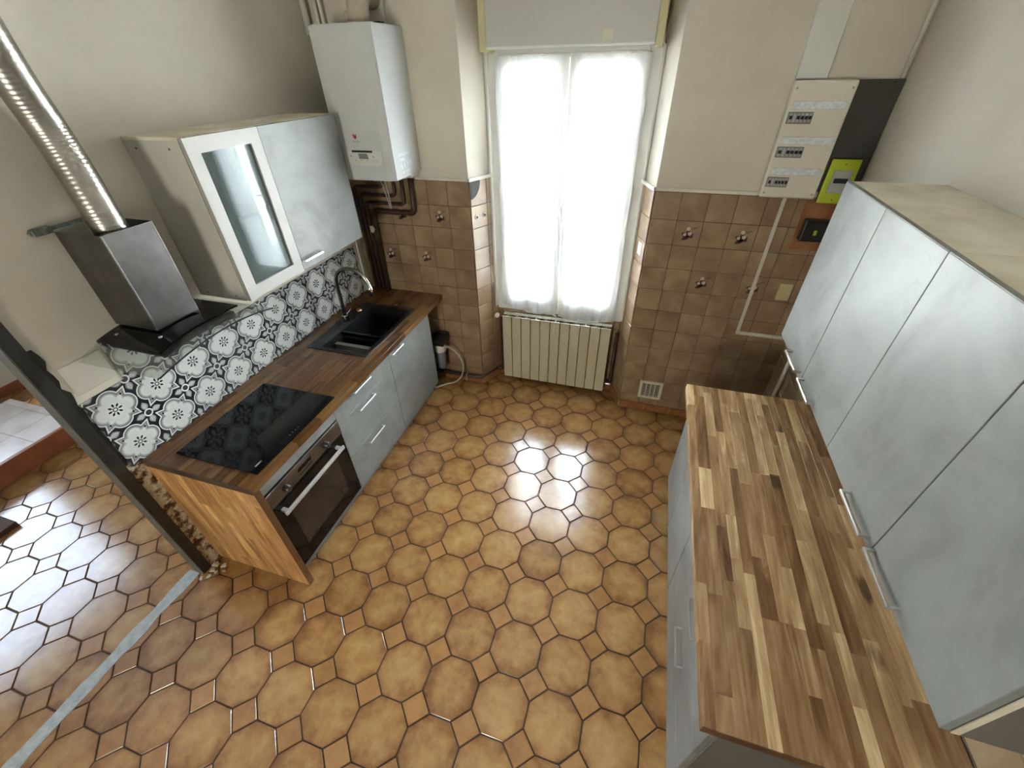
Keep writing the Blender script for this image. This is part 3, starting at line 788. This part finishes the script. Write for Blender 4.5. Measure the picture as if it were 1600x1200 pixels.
b = bmesh.new(); B(b, .205, .213, -.93, -.36, zr, zr + .003, .001); obj('ledge', b, 'sink', t)
b = bmesh.new(); cyl(b, (.125 + .02, -.665, zr + .018), .013, .034, 2, 16, bev=.002); obj('plug_knob', b, 'blackpl', t, True, label='small black waste knob')
b = bmesh.new(); cyl(b, (.160, -.430, zr + .006), .022, .010, 2, 20, r2=.016, bev=.002); obj('brass_cap', b, 'copperish', t, True, label='brassy round cap')
# tap
t = thing('tap', 'tall curved gooseneck kitchen tap behind the black sink', 'tap', (.160, -.590, zr))
b = bmesh.new(); cyl(b, (.160, -.595, zr + .025), .024, .05, 2, 24, bev=.003); obj('tap_base', b, 'gunmetal', t, True)
path = [(.160, -.595, .86), (.163, -.595, 1.0), (.166, -.595, 1.13)]
for i in range(0, 13):
    a = PI - i * PI / 12 * .93; path.append((.296 + .128 * math.cos(a), -.595, 1.135 + .115 * math.sin(a)))
path.append((.432, -.595, 1.085))
b = bmesh.new(); sweep(b, path, .0125, 16); obj('spout', b, 'gunmetal', t, True)
b = bmesh.new(); sweep(b, [(.423, -.595, 1.16), (.433, -.595, 1.075)], .0155, 16); obj('spray_head', b, 'chrome', t, True)
b = bmesh.new(); sweep(b, [(.16, -.57, .885), (.165, -.52, .905)], .005, 10); obj('lever', b, 'gunmetal', t, True)

# ------------------------------------------------------------------ left wall cabinets
UX = .302
t = thing('glass_door_wall_cabinet', 'white wall cabinet with an aluminium-framed glass door beside the hood', 'cabinet', (.15, -1.19, 1.395))
carcass(t, .002, UX, -1.386, -.9895, 1.395, 2.085)
obj('top_panel', box(.002, UX, -1.386, -.9895, 2.085, 2.097), 'creamtop', t)
obj('shelf', box(.01, .27, -1.369, -1.006, 1.73, 1.746), 'whitepanel', t)
b = bmesh.new(); B(b, .002, .26, -1.383, -1.3865, 1.385, 1.395)
y0, y1, z0, z1 = -1.384, -.991, 1.396, 2.094; fw = .060
b = bmesh.new(); xa, xb = UX + .002, UX + .021
outer = [(y0, z0), (y1, z0), (y1, z1), (y0, z1)]; inner = [(y0 + fw, z0 + fw), (y1 - fw, z0 + fw), (y1 - fw, z1 - fw), (y0 + fw, z1 - fw)]
for i in range(4):
    j = (i + 1) % 4; prism(b, [outer[i], outer[j], inner[j], inner[i]], 0, xa, xb)
d_ = obj('glass_door', b, 'aluframe', t)
obj('glass_panel', box(xa + .006, xa + .010, y0 + fw, y1 - fw, z0 + fw, z1 - fw), 'doorglass', d_)
for (y, z) in ((-1.3868, 2.055), (-1.3868, 1.415)):
    for x in (.06, .24):
        b = bmesh.new(); cyl(b, (x, y, z), .004, .001, 1, 10); obj('screw_hole', b, 'blackpl', t)
t = thing('solid_door_wall_cabinet', 'wall cabinet with a plain concrete-look door beside the boiler', 'cabinet', (.15, -.7, 1.395))
carcass(t, .002, UX, -.9885, -.402, 1.395, 2.085)
obj('top_panel', box(.002, UX, -.9885, -.402, 2.085, 2.097), 'creamtop', t)
d_ = front(t, 'door', UX + .002, UX + .020, -.990, -.402, 1.396, 2.096)
handle(d_, (UX + .02, -.985, 1.452), (UX + .02, -.835, 1.452), (1, 0, 0), mat='chrome')

# ------------------------------------------------------------------ extractor hood
t = thing('extractor_hood', 'stainless steel chimney hood with a curved glass canopy', 'extractor hood', (.12, -1.69, 1.40))
b = bmesh.new(); cx0, cx1, cy0, cy1, cz0, cz1, tt = .003, .243, -1.790, -1.590, 1.445, 1.835, .0015
B(b, cx0, cx1, cy0, cy0 + tt, cz0, cz1); B(b, cx0, cx1, cy1 - tt, cy1, cz0, cz1); B(b, cx1 - tt, cx1, cy0 + tt, cy1 - tt, cz0, cz1)
cyl(b, (cx1 - .0035, cy0 + .0035, (cz0 + cz1) / 2), .0045, cz1 - cz0, 2, 20); cyl(b, (cx1 - .0035, cy1 - .0035, (cz0 + cz1) / 2), .0045, cz1 - cz0, 2, 20)
obj('chimney', b, 'steel', t)
b = bmesh.new()
def arch(y): return 1.378 + .052 * (1 - ((y + 1.69) / .305) ** 2)
def canopy(b, yA, yB, xf, dz, th, n=28):
    top, bot = [], []
    for i in range(n + 1):
        y = yA + (yB - yA) * i / n; z = arch(y) + dz
        top.append((bm_v(b, .004, y, z), bm_v(b, xf(y), y, z))); bot.append((bm_v(b, .004, y, z - th), bm_v(b, xf(y), y, z - th)))
    for i in range(n):
        b.faces.new((top[i][0], top[i][1], top[i + 1][1], top[i + 1][0])); b.faces.new((bot[i][0], bot[i + 1][0], bot[i + 1][1], bot[i][1]))
        b.faces.new((top[i][1], bot[i][1], bot[i + 1][1], top[i + 1][1])); b.faces.new((top[i][0], top[i + 1][0], bot[i + 1][0], bot[i][0]))
    for e in (0, n): b.faces.new((top[e][0], top[e][1], bot[e][1], bot[e][0]))
def bm_v(b, x, y, z): return b.verts.new((x, y, z))
canopy(b, -1.988, -1.392, lambda y: .445 + .022 * (1 - ((y + 1.69) / .30) ** 2), 0, .006)
g = obj('glass_canopy', b, 'hoodglass', t, label='arched clear glass canopy')
b = bmesh.new(); pts = [(.448 + .022 * (1 - ((y + 1.69) / .30) ** 2), y, arch(y) - .003) for y in [-1.988 + i * .596 / 28 for i in range(29)]]
sweep(b, pts, .0035, 6); obj('glass_edge', b, 'blackpl', g)
b = bmesh.new(); canopy(b, -1.888, -1.452, lambda y: .355 - .05 * max(0, (y + 1.60) / .15) if y > -1.6 else .355, .010, .009); obj('black_body', b, 'blackglass', t, label='glossy black body plate')
b = bmesh.new(); canopy(b, -1.86, -1.50, lambda y: .33, -.008, .035); obj('filter_housing', b, 'blackmetal', t)
for y, x in ((-1.838, .06), (-1.812, .275), (-1.53, .12)):
    b = bmesh.new(); ball(b, (x, y, arch(y) + .011), .008, 1, 1, .4, 8); obj('fixing_cap', b, 'satin', t, True)
# flexible duct
b = bmesh.new(); ctr = spline([(.150, -1.690, 1.60), (.152, -1.690, 1.78), (.138, -1.685, 1.90), (.112, -1.672, 2.05), (.098, -1.672, 2.17), (.110, -1.690, 2.30), (.130, -1.705, 2.45), (.14, -1.71, 2.65), (.14, -1.71, 2.895)], 34)
sweep(b, ctr, lambda i: .0578 + .0005 * math.sin(i * 2 * PI / 3.5), 40, False)
tag(obj('flexible_duct', b, 'alu', None, True, origin=(.15, -1.69, 1.60)), 'ribbed aluminium duct rising from the hood chimney', 'duct')
b = bmesh.new(); B(b, .003, .028, -1.862, -1.800, 1.838, 1.862, .002); B(b, .003, .020, -1.868, -1.690, 1.846, 1.856, .002)
tag(obj('mounting_bracket', b, 'olive', None, origin=(.01, -1.8, 1.838)), 'dusty dark metal bracket on the wall behind the hood top', 'bracket')

# ------------------------------------------------------------------ boiler and pipes
t = thing('gas_boiler', 'tall white wall-hung boiler in the corner with a small display', 'boiler', (.42, -.16, 1.73))
b = bmesh.new(); prism(b, [(.225, -.004), (.616, -.004), (.616, -.318), (.604, -.332), (.560, -.3395), (.281, -.3395), (.237, -.332), (.225, -.318)], 2, 1.738, 2.486)
bmesh.ops.bevel(b, geom=[e for e in b.edges if abs(e.verts[0].co.z - e.verts[1].co.z) < 1e-4], offset=.006, segments=2, affect='EDGES')
obj('casing', b, 'boiler', t)
b = bmesh.new(); B(b, .6155, .6172, -.330, -.322, 1.742, 2.48); obj('side_seam', b, 'paper', t)
b = bmesh.new(); prism(b, [(.300, 1.905), (.548, 1.905), (.542, 1.840), (.520, 1.820), (.330, 1.820), (.306, 1.840)], 1, -.3425, -.3398)
cp = obj('control_flap', b, 'white', t)
obj('slot', box(.345, .485, -.3445, -.3425, 1.893, 1.904), 'blackpl', cp)
b = bmesh.new(); prism(b, [(.385, 1.887), (.445, 1.887), (.452, 1.858), (.388, 1.858)], 1, -.3440, -.3425); obj('display', b, 'midgrey', cp)
b = bmesh.new()
for x in (.33, .487): cyl(b, (x, -.3432, 1.872), .006, .0012, 1, 16)
for x in (.36, .40, .44, .48, .51): B(b, x - .008, x + .008, -.3430, -.3425, 1.848, 1.851)
obj('buttons', b, 'grey', cp)
b = bmesh.new(); prism(b, [(.372, 1.986), (.380, 1.990), (.382, 1.980), (.395, 1.988), (.396, 1.970), (.386, 1.962), (.376, 1.970)], 1, -.3410, -.3396)
obj('emblem', b, 'red', t, label='small red emblem')
def text(txt, size, loc, rot_, mat, parent, name, ext=.0004):
    cu = bpy.data.curves.new('t', 'FONT'); cu.body = txt; cu.size = size; cu.align_x = 'CENTER'; cu.extrude = ext
    tmp = bpy.data.objects.new('t', cu); COL.objects.link(tmp); dg = bpy.context.evaluated_depsgraph_get()
    me = bpy.data.meshes.new_from_object(tmp.evaluated_get(dg)); COL.objects.unlink(tmp); bpy.data.objects.remove(tmp)
    me.materials.clear(); me.materials.append(M[mat]); me.transform(Matrix.Translation(Vector(loc) - ORG[parent.name]) @ rot_)
    o = bpy.data.objects.new(name, me); COL.objects.link(o); o.parent = parent; ORG[o.name] = ORG[parent.name]; return o
text('Saunier Duval', .0085, (.386, -.3400, 1.948), Matrix.Rotation(PI / 2, 4, 'X'), 'midgrey', t, 'lettering')
b = bmesh.new()
for i, (ya, yb, za, zb_) in enumerate(((-.275, -.13, 1.862, 1.880), (-.275, -.20, 1.835, 1.855), (-.265, -.24, 1.79, 1.83), (-.225, -.205, 1.795, 1.83), (-.19, -.165, 1.80, 1.83), (-.150, -.125, 1.80, 1.83), (-.27, -.15, 1.768, 1.778))): B(b, .6160, .6168, ya, yb, za, zb_)
obj('sticker_sheet', b, 'paper', t, label='pale printed stickers on the side')
obj('lower_bracket', box(.50, .60, -.12, -.004, 1.715, 1.738, .002), 'white', t)
# flue elbow above the boiler
t = thing('flue_elbow', 'rounded beige flue elbow on top of the white boiler', 'flue', (.45, -.16, 2.49))
b = bmesh.new(); pts = [(.45, -.16, 2.487)] + [(.45, -.16 + .075 - .075 * math.cos(a), 2.54 + .075 * math.sin(a)) for a in [i * PI / 2 / 10 for i in range(11)]] + [(.45, -.004, 2.615)]
sweep(b, pts, .058, 28); obj('elbow', b, 'clay', t, True)
b = bmesh.new(); cyl(b, (.45, -.16, 2.495), .068, .016, 2, 28, bev=.003); obj('collar', b, 'clay', t, True)
b = bmesh.new(); ball(b, (.385, -.175, 2.53), .016, 1, 1, 1.3, 8); obj('clamp_screw', b, 'clay', t, True)
b = bmesh.new(); pts = spline([(.565, -.09, 2.488), (.562, -.075, 2.53), (.548, -.05, 2.56), (.540, -.02, 2.60)], 6)
sweep(b, pts, 0, prof=[(.0015, .011), (.0015, -.011), (-.0015, -.011), (-.0015, .011)])
tag(obj('tape_scrap', b, 'grey', None, origin=(.56, -.07, 2.488)), 'curled grey strip of tape sticking up behind the boiler', 'tape')
b = bmesh.new(); B(b, .495, .535, -.10, -.03, 2.488, 2.503, .002)
tag(obj('black_clip', b, 'blackpl', None, origin=(.52, -.06, 2.488)), 'small black clip lying on the boiler top', 'clip')
def pipe(pts, r, mat, label, cat='pipe', name='pipe', group=None, fil=.035, n=12):
    b = bmesh.new(); sweep(b, fillet(pts, fil) if fil else pts, r, n); o = obj(name, b, mat, None, True, origin=pts[0])
    return tag(o, label, cat, group)
pipe([(.020, -.045, 2.46), (.020, -.045, CE - .002)], .019, 'pipewhite', 'thick cream riser pipe in the corner left of the boiler', name='riser_pipe')
pipe([(.092, -.035, 2.06), (.092, -.035, CE - .002)], .011, 'pipewhite', 'thin cream riser pipe behind the boiler, left of a close pair', name='riser_pipe', group='thin riser pipes behind the boiler')
pipe([(.128, -.035, 2.06), (.128, -.035, CE - .002)], .011, 'pipewhite', 'thin cream riser pipe behind the boiler, right of a close pair', name='riser_pipe', group='thin riser pipes behind the boiler')
pipe([(.535, -.030, 1.736), (.528, -.030, 1.462), (.190, -.030, 1.462), (.175, -.030, .842)], .0185, 'pipe', 'thick brown pipe under the boiler, outermost of the nested bends', name='heating_pipe', group='brown heating pipes under the boiler')
pipe([(.460, -.028, 1.736), (.458, -.028, 1.518), (.140, -.028, 1.518), (.135, -.028, .842)], .0115, 'pipe', 'brown pipe under the boiler, second from outside of the nested bends', name='heating_pipe', group='brown heating pipes under the boiler')
pipe([(.395, -.028, 1.736), (.393, -.028, 1.572), (.100, -.028, 1.572), (.100, -.028, .842)], .0115, 'pipe', 'brown pipe under the boiler, third of the nested bends', name='heating_pipe', group='brown heating pipes under the boiler')
pipe([(.300, -.028, 1.736), (.298, -.028, 1.625), (.066, -.028, 1.625), (.066, -.028, .842)], .0115, 'pipe', 'brown pipe under the boiler, innermost of the nested bends', name='heating_pipe', group='brown heating pipes under the boiler')
pipe([(.016, -.215, 1.39), (.016, -.105, 1.34), (.014, -.085, 1.26), (.014, -.085, .842)], .0085, 'pipewhite', 'white conduit in the corner right of the patterned tiles', name='conduit')
t = thing('gas_valve', 'small yellow-handled valve on the brown pipes', 'valve', (.19, -.05, 1.34))
b = bmesh.new(); cyl(b, (.186, -.055, 1.345), .016, .03, 1, 16, bev=.003); obj('valve_body', b, 'pipe', t, True)
b = bmesh.new(); prism(b, [(.170, 1.365), (.192, 1.368), (.206, 1.345), (.190, 1.318), (.172, 1.322)], 1, -.088, -.076); obj('valve_handle', b, 'cream', t, label='pale yellow butterfly handle')
pipe([(.444, -.20, 1.737), (.452, -.20, 1.62), (.455, -.20, 1.535)], .0045, 'grey', 'thin pale tube hanging below the boiler, right one', name='drain_tube', group='thin tubes below the boiler', fil=0)
pipe([(.405, -.20, 1.737), (.430, -.20, 1.64), (.447, -.20, 1.535)], .0035, 'grey', 'thin pale tube hanging below the boiler, left one', name='drain_tube', group='thin tubes below the boiler', fil=0)
pipe(spline([(.26, -.12, 1.737), (.285, -.12, 1.70), (.325, -.12, 1.69), (.36, -.12, 1.71), (.38, -.12, 1.737)], 6), .003, 'pipewhite', 'white cable looping under the boiler', 'cable', 'cable', fil=0)
b = bmesh.new(); pz = [(0, 0)] ; 
# grey quarter patch below the rail on the left reveal
a_ = math.atan2(.2, .101); dx, dy = math.cos(a_), math.sin(a_)
b = bmesh.new(); vs0, vs1 = [], []
poly = [(.0, ZT - .002), (.0, ZT - .115)] + [(.095 * math.sin(q * PI / 2 / 8), ZT - .115 + .113 * (1 - math.cos(q * PI / 2 / 8))) for q in range(1, 9)]
for s, z in poly:
    for lst, off in ((vs0, .009), (vs1, .011)): lst.append(b.verts.new((.949 + dx * s + dy * off, dy * s - dx * off, z)))
b.faces.new(vs0); b.faces.new(vs1)
for i in range(len(poly)): j = (i + 1) % len(poly); b.faces.new((vs0[i], vs0[j], vs1[j], vs1[i]))
tag(obj('grey_patch', b, 'darkpatch', None, origin=(.96, .02, ZT - .1)), 'grey quarter-round patch under the rail on the left reveal', 'patch')
for s, lb in ((.045, 'left'), (.118, 'right')):
    X_, Y_ = .949 + dx * s + dy * .012, dy * s - dx * .012
    t = thing('pipe_rosette', f'small round pipe rosette on the left window reveal, {lb} of two', 'rosette', (X_, Y_, 1.448), 'pipe rosettes on the left reveal')
    rot_ = Matrix.Translation((X_, Y_, 1.448)) @ Matrix.Rotation(a_, 4, 'Z') @ Matrix.Rotation(PI / 2, 4, 'X')
    b = bmesh.new(); bmesh.ops.create_cone(b, cap_ends=True, segments=20, radius1=.017, radius2=.014, depth=.006, matrix=rot_); obj('ring', b, 'white', t, True)
    b = bmesh.new(); bmesh.ops.create_cone(b, cap_ends=True, segments=16, radius1=.009, radius2=.009, depth=.012, matrix=rot_); obj('pipe_stub', b, 'darkgrey', t, True)

# water filter housing under the worktop corner, hose, pipe along the skirting
t = thing('water_filter', 'black and white water filter cartridge on the wall past the sink cabinet', 'water filter', (.61, -.09, .17))
b = bmesh.new(); cyl(b, (.61, -.095, .27), .037, .18, 2, 24, r2=.045, bev=.006); obj('bowl', b, mottled('translucent_grey', (.16, .16, .19), (.24, .24, .27), 8, .3), t, True, label='smoky grey bowl')
b = bmesh.new(); cyl(b, (.61, -.095, .388), .052, .07, 2, 24, bev=.005); obj('collar', b, 'white', t, True)
b = bmesh.new(); B(b, .53, .675, -.16, -.03, .430, .485, .006); obj('head', b, 'blackpl', t)
b = bmesh.new(); B(b, .55, .67, -.030, -.008, .44, .50, .003); obj('bracket', b, 'blackmetal', t)
b = bmesh.new(); sweep(b, spline([(.655, -.095, .395), (.70, -.090, .39), (.76, -.075, .32), (.795, -.070, .22), (.78, -.078, .11), (.72, -.095, .035), (.64, -.12, .012), (.56, -.20, .012)], 8), .008, 10)
tag(obj('filter_hose', b, 'smoke', None, True, origin=(.655, -.095, .395)), 'looped grey hose curving from the filter to the floor', 'hose')
pipe([(.30, -.034, .085), (.93, -.034, .080), (1.035, .166, .078), (1.085, .168, .078)], .018, 'pipe', 'dark pipe running along the left skirting', name='skirting_pipe', fil=.03)
b = bmesh.new(); B(b, .805, .813, -.052, -.014, .03, .105, .001); tag(obj('pipe_clip', b, 'smoke', None, origin=(.81, -.03, .05)), 'pale clip holding the dark skirting pipe', 'clip')

# ------------------------------------------------------------------ radiator
t = thing('radiator', 'cream aluminium sectional radiator under the window', 'radiator', (1.56, .13, .045))
rx0, pw = 1.116, .0809
for i in range(11):
    a = rx0 + i * pw
    bm = bmesh.new(); B(bm, a + .0026, a + pw - .0026, .098, .108, .045, .652, .002)
    B(bm, a + pw / 2 - .006, a + pw / 2 + .006, .108, .170, .06, .640)
    B(bm, a + .016, a + pw - .016, .150, .172, .06, .645, .002)
    s = obj('section', bm, 'rad', t)
    bm = bmesh.new(); B(bm, a + .0010, a + pw - .0010, .142, .178, .646, .656, .002); B(bm, a + pw * .5 - .003, a + pw * .5 + .003, .106, .144, .643, .653, .001); B(bm, a + .002, a + pw - .002, .098, .110, .646, .653, .001)
    obj('top_grille', bm, 'radtop', s)
bm = bmesh.new(); cyl(bm, (1.56, .145, .10), .018, .86, 0, 14); cyl(bm, (1.56, .145, .60), .018, .86, 0, 14); obj('manifold', bm, 'rad', t)
obj('gap_shade_plate', box(rx0 + .003, rx0 + 11 * pw - .003, .109, .149, .60, .630), 'gapshade', t, label='dark plate painted as the shade inside the radiator')  # dark plate stands in for the shade behind the front plates
t = thing('radiator_valve', 'white round valve knob at the upper left of the radiator', 'valve', (1.085, .12, .63))
b = bmesh.new(); cyl(b, (1.075, .098, .655), .019, .03, 1, 20, r2=.017, bev=.004); obj('knob', b, 'white', t, True)
b = bmesh.new(); sweep(b, fillet([(1.112, .145, .61), (1.088, .145, .61), (1.088, .145, .10), (1.088, .150, .09)], .02), .010, 10); obj('tail_pipe', b, 'pipe', t, True)
pipe([(2.01, .145, .12), (2.050, .145, .12), (2.050, .145, .60)], .012, 'pipe', 'dark pipe beside the right end of the radiator', name='radiator_pipe', fil=.02)
b = bmesh.new(); cyl(b, (2.038, .118, .12), .014, .05, 0, 14, bev=.003); tag(obj('lockshield_valve', b, 'satin', None, True, origin=(2.04, .12, .12)), 'small metal valve at the lower right of the radiator', 'valve')

# ------------------------------------------------------------------ electrical things on the right pier
t = thing('consumer_unit', 'white electrical panel with three rows of breakers above the brown tiles', 'fuse box', (2.83, -.045, 1.69))
PX0, PX1, PZ0, PZ1 = 2.694, 2.962, 1.692, 2.211; PD = -.085
b = bmesh.new(); B(b, PX0 + .008, PX1 - .008, -.062, -.001, PZ0 + .008, PZ1 - .008, .004); obj('back_box', b, 'panelwhite', t)
b = bmesh.new(); B(b, PX0, PX1, PD, -.062, PZ0, PZ1, .010, 3); cv = obj('cover', b, 'panelwhite', t)
for zr_, xs_ in ((2.062, (0, 3, 4, 5, 6)), (1.913, (0, 2, 3, 4, 5, 6)), (1.772, (0, 2, 3, 4, 5))):
    b = bmesh.new(); B(b, PX0 + .022, PX1 - .018, PD - .0035, PD, zr_ + .034, zr_ + .068, .0015); obj('label_strip', b, 'grey' if False else 'paper', cv, label='grey-white label strip')
    wd = .110 + (.012 if zr_ < 2 and zr_ > 1.8 else 0) - (.008 if zr_ < 1.8 else 0)
    b = bmesh.new(); B(b, PX0 + .014, PX0 + .014 + wd, PD - .0015, PD, zr_ - .026, zr_ + .024, .0005); win_ = obj('breaker_window', b, 'midgrey', cv)
    for k_ in range(6):
        bx0 = PX0 + .018 + k_ * (wd - .008) / 6; w_ = (wd - .008) / 6
        b = bmesh.new(); B(b, bx0 + .001, bx0 + w_ - .001, PD - .009, PD - .001, zr_ - .020, zr_ + .020, .001); br = obj('breaker', b, 'grey', cv)
        if k_ != 1:
            b = bmesh.new(); B(b, bx0 + .003, bx0 + w_ - .003, PD - .018, PD - .009, zr_ - .006, zr_ + .008, .001); M_ = obj('toggle', b, 'blackpl', win_)
for x, z in ((PX0 + .018, PZ1 - .03), (PX1 - .018, PZ1 - .03), (PX0 + .018, PZ0 + .025), (PX1 - .018, PZ0 + .025)):
    b = bmesh.new(); cyl(b, (x, PD - .0005, z), .005, .002, 1, 12); obj('cover_screw', b, 'grey', cv, True)
t = thing('charcoal_backboard', 'plain charcoal backboard beside the white electrical panel', 'board', (3.06, -.02, 1.70))
obj('board', box(2.964, 3.158, -.030, -.001, 1.72, 2.209, .002), 'darkgrey', t)
for x in (2.972, 3.06, 3.118):
    b = bmesh.new(); cyl(b, (x, -.031, 2.197), .0045, .003, 1, 10); obj('screw', b, 'blackpl', t)
t = thing('main_switch_unit', 'lime green isolator box below the charcoal backboard', 'meter', (3.045, -.06, 1.67))
b = bmesh.new(); B(b, 2.985, 3.112, -.052, -.031, 1.674, 1.882, .003); obj('base', b, 'blackpl', t)
b = bmesh.new(); B(b, 2.982, 3.115, -.070, -.052, 1.672, 1.884, .006, 2); f_ = obj('cover', b, 'lime', t)
b = bmesh.new(); B(b, 3.008, 3.092, -.074, -.070, 1.725, 1.835, .003); w2 = obj('window', b, 'grey', f_)
obj('switch', box(3.020, 3.08, -.084, -.074, 1.775, 1.797, .001), 'blackpl', f_)
for z in (1.693, 1.863):
    b = bmesh.new(); cyl(b, (3.048, -.0705, z), .003, .002, 1, 10); obj('screw', b, 'blackpl', f_)
tag(obj('cable_trunking', box(2.704, 2.838, -.030, -.001, 2.214, CE - .002, .003), 'paper' if False else 'white', None, origin=(2.77, -.015, 2.214)), 'wide pale trunking rising above the electrical panel', 'trunking')
pipe([(3.142, -.022, 2.214), (3.140, -.022, CE - .002)], .010, 'pipewhite', 'thin cream pipe in the upper right corner of the wall', name='corner_pipe', fil=0)
b = bmesh.new(); B(b, 2.832, 2.852, -.018, -.008, .806, 1.690, .002); B(b, 2.852, 3.150, -.018, -.008, .806, .830, .002)
tag(obj('flat_conduit', b, 'pipewhite', None, origin=(2.84, -.01, .806)), 'flat white conduit making an L over the brown tiles', 'conduit')
pipe([(3.140, -.22, .842), (3.140, -.22, .56), (3.140, -.22, .30)], .014, 'pipewhite', 'white waste pipe in the corner behind the right worktop', name='waste_pipe', fil=0)
pipe([(3.142, -.210, .80), (3.142, -.205, 1.2)], .014, 'pipewhite', 'white pipe standing behind the right wall cabinets', name='waste_pipe', fil=0) if False else None
t = thing('breaker_box', 'black box with a lime test button beside the wall cabinet', 'switch', (3.05, -.03, 1.46))
obj('wooden_back', box(2.955, 3.15, -.012, -.008, 1.40, 1.672, .001), 'terra', t, label='orange-brown board behind the box')
b = bmesh.new(); B(b, 2.972, 3.130, -.062, -.012, 1.462, 1.580, .010, 2); obj('case', b, 'blackpl', t)
obj('test_button', box(3.030, 3.046, -.068, -.062, 1.502, 1.530, .002), 'lime', t)
t = thing('blanking_plate', 'narrow cream blanking plate on the brown tiles near the cupboard', 'wall plate', (3.02, -.012, 1.08))
obj('plate', box(2.985, 3.058, -.017, -.008, 1.080, 1.188, .003), 'yellowish', t)
t = thing('air_vent', 'square cream ventilation grille low on the right pier', 'vent', (2.376, -.01, .14))
b = bmesh.new()
for a in ((2.288, 2.310, .139, .305), (2.440, 2.463, .139, .305), (2.310, 2.440, .139, .160), (2.310, 2.440, .284, .305)): B(b, a[0], a[1], -.020, -.008, a[2], a[3], .002)
obj('frame', b, 'cream', t); obj('dark_back', box(2.310, 2.440, -.010, -.008, .160, .284), 'blackpl', t)
for i in range(10): obj('slat', box(2.310, 2.440, -.016, -.011, .1665 + i * .0122, .1695 + i * .0122, .0005), 'cream', t)
for i in range(3): obj('slat', box(2.337 + i * .033, 2.343 + i * .033, -.0175, -.0160, .160, .284, .0005), 'cream', t)
# socket on right reveal
a2 = math.atan2(.2, -.081); t = thing('reveal_socket', 'small white switch on the bright right window reveal', 'switch', (2.125, .05, 1.27))
T2 = Matrix.Translation((2.1115, .072, 1.305)) @ Matrix.Rotation(a2 - PI, 4, 'Z')
b = bmesh.new(); B(b, -.032, .032, .0, .022, -.042, .042, .003); bmesh.ops.transform(b, matrix=T2, verts=b.verts); obj('plate', b, 'white', t)
b = bmesh.new(); B(b, -.012, .012, .022, .026, -.02, .02, .002); bmesh.ops.transform(b, matrix=T2, verts=b.verts); obj('rocker', b, 'paper', t)

# ------------------------------------------------------------------ right kitchen run
t = thing('right_worktop', 'wide glossy acacia worktop with light and dark staves on the right', 'worktop', (2.83, -1.54, ZC_ - TH))
obj('end_band', box(2.4942, 3.1518, -2.3445, -2.3432, ZC_ - TH, ZC_ - .0004, .0005), 'frontedge', t, label='darker varnished end')
staves(t, 2.494, 3.152, -2.343, -.733, ZC_ - TH, ZC_, 'wood_y', seed=21, w=.040)
RX = 2.540
def rcarc(t, y0, y1):
    carcass(t, RX + .020, 3.10, y0, y1, .100, .80, 'edge', -1)
t = thing('two_door_base_cabinet', 'concrete-look base cabinet with two doors, farther under the right worktop', 'cabinet', (2.82, -1.16, .1))
rcarc(t, -1.5545, -.775)
for y0, y1 in ((-1.165, -.775), (-1.555, -1.165)): front(t, 'door', RX, RX + .018, y0, y1, .10, .799)
t = thing('right_drawer_cabinet', 'concrete-look base cabinet with drawers, nearer under the right worktop', 'cabinet', (2.82, -1.94, .1))
rcarc(t, -2.318, -1.5555)
obj('side_panel', box(RX + .028, 3.10, -2.322, -2.3185, .10, .80), 'taupe', t, label='taupe inner side panel')
for z0, z1, hz in ((.53, .799, .655), (.28, .53, .405), (.10, .28, None)):
    d_ = front(t, 'drawer_front', RX, RX + .018, -2.322, -1.556, z0, z1)
    if hz: handle(d_, (RX, -2.035, hz), (RX, -1.885, hz), (-1, 0, 0))
tag(obj('right_plinth', box(2.575, 2.59, -2.31, -.79, 0, .099, .001), 'concrete', origin=(2.58, -1.5, 0)), 'long grey plinth board under the right cabinets', 'plinth')
UF = 2.837
def rupper(name, label, y0, y1, end=False):
    t = thing(name, label, 'cabinet', (3.0, (y0 + y1) / 2, 1.234))
    zt = 1.916
    carcass(t, UF + .020, W - .002, y0, y1 - .0005, 1.234, zt - .012, 'edge', -1)
    obj('top_panel', box(UF + .006, W - .002, y0, y1 - .001, zt - .012, zt, .0005), 'creamtop', t, label='stained pale top panel')
    if end:
        obj('side_panel', box(UF + .034, W - .002, y0 - .002, y0, 1.234, zt), 'taupe', t, label='taupe side panel')
        obj('edge_strip', box(UF + .020, UF + .034, y0 - .0022, y0, 1.234, zt), 'creamtop', t)
    return t
def rdoor(t, y0, y1, hy, zt=1.917, off=0.):
    d_ = front(t, 'door', UF - off, UF + .017 - off, y0, y1, 1.235, zt)
    obj('edge_band', box(UF - off + .0012, UF + .017 - off, y0 + .0025, y1 - .0025, zt - .0012, zt + .0006), 'edge', d_)
    handle(d_, (UF - off, hy - .078, 1.262), (UF - off, hy + .078, 1.262), (-1, 0, 0), th=.011)
t = rupper('far_wall_cabinet', 'concrete-look wall cabinet with two doors, the one nearer the window', -1.5475, -.764)
rdoor(t, -1.157, -.764, -1.045); rdoor(t, -1.548, -1.157, -1.262)
t = rupper('near_wall_cabinet', 'concrete-look wall cabinet with two doors, the one nearest the camera', -2.340, -1.5485, True)
rdoor(t, -1.9485, -1.548, -1.842); rdoor(t, -2.342, -1.9485, -2.040)
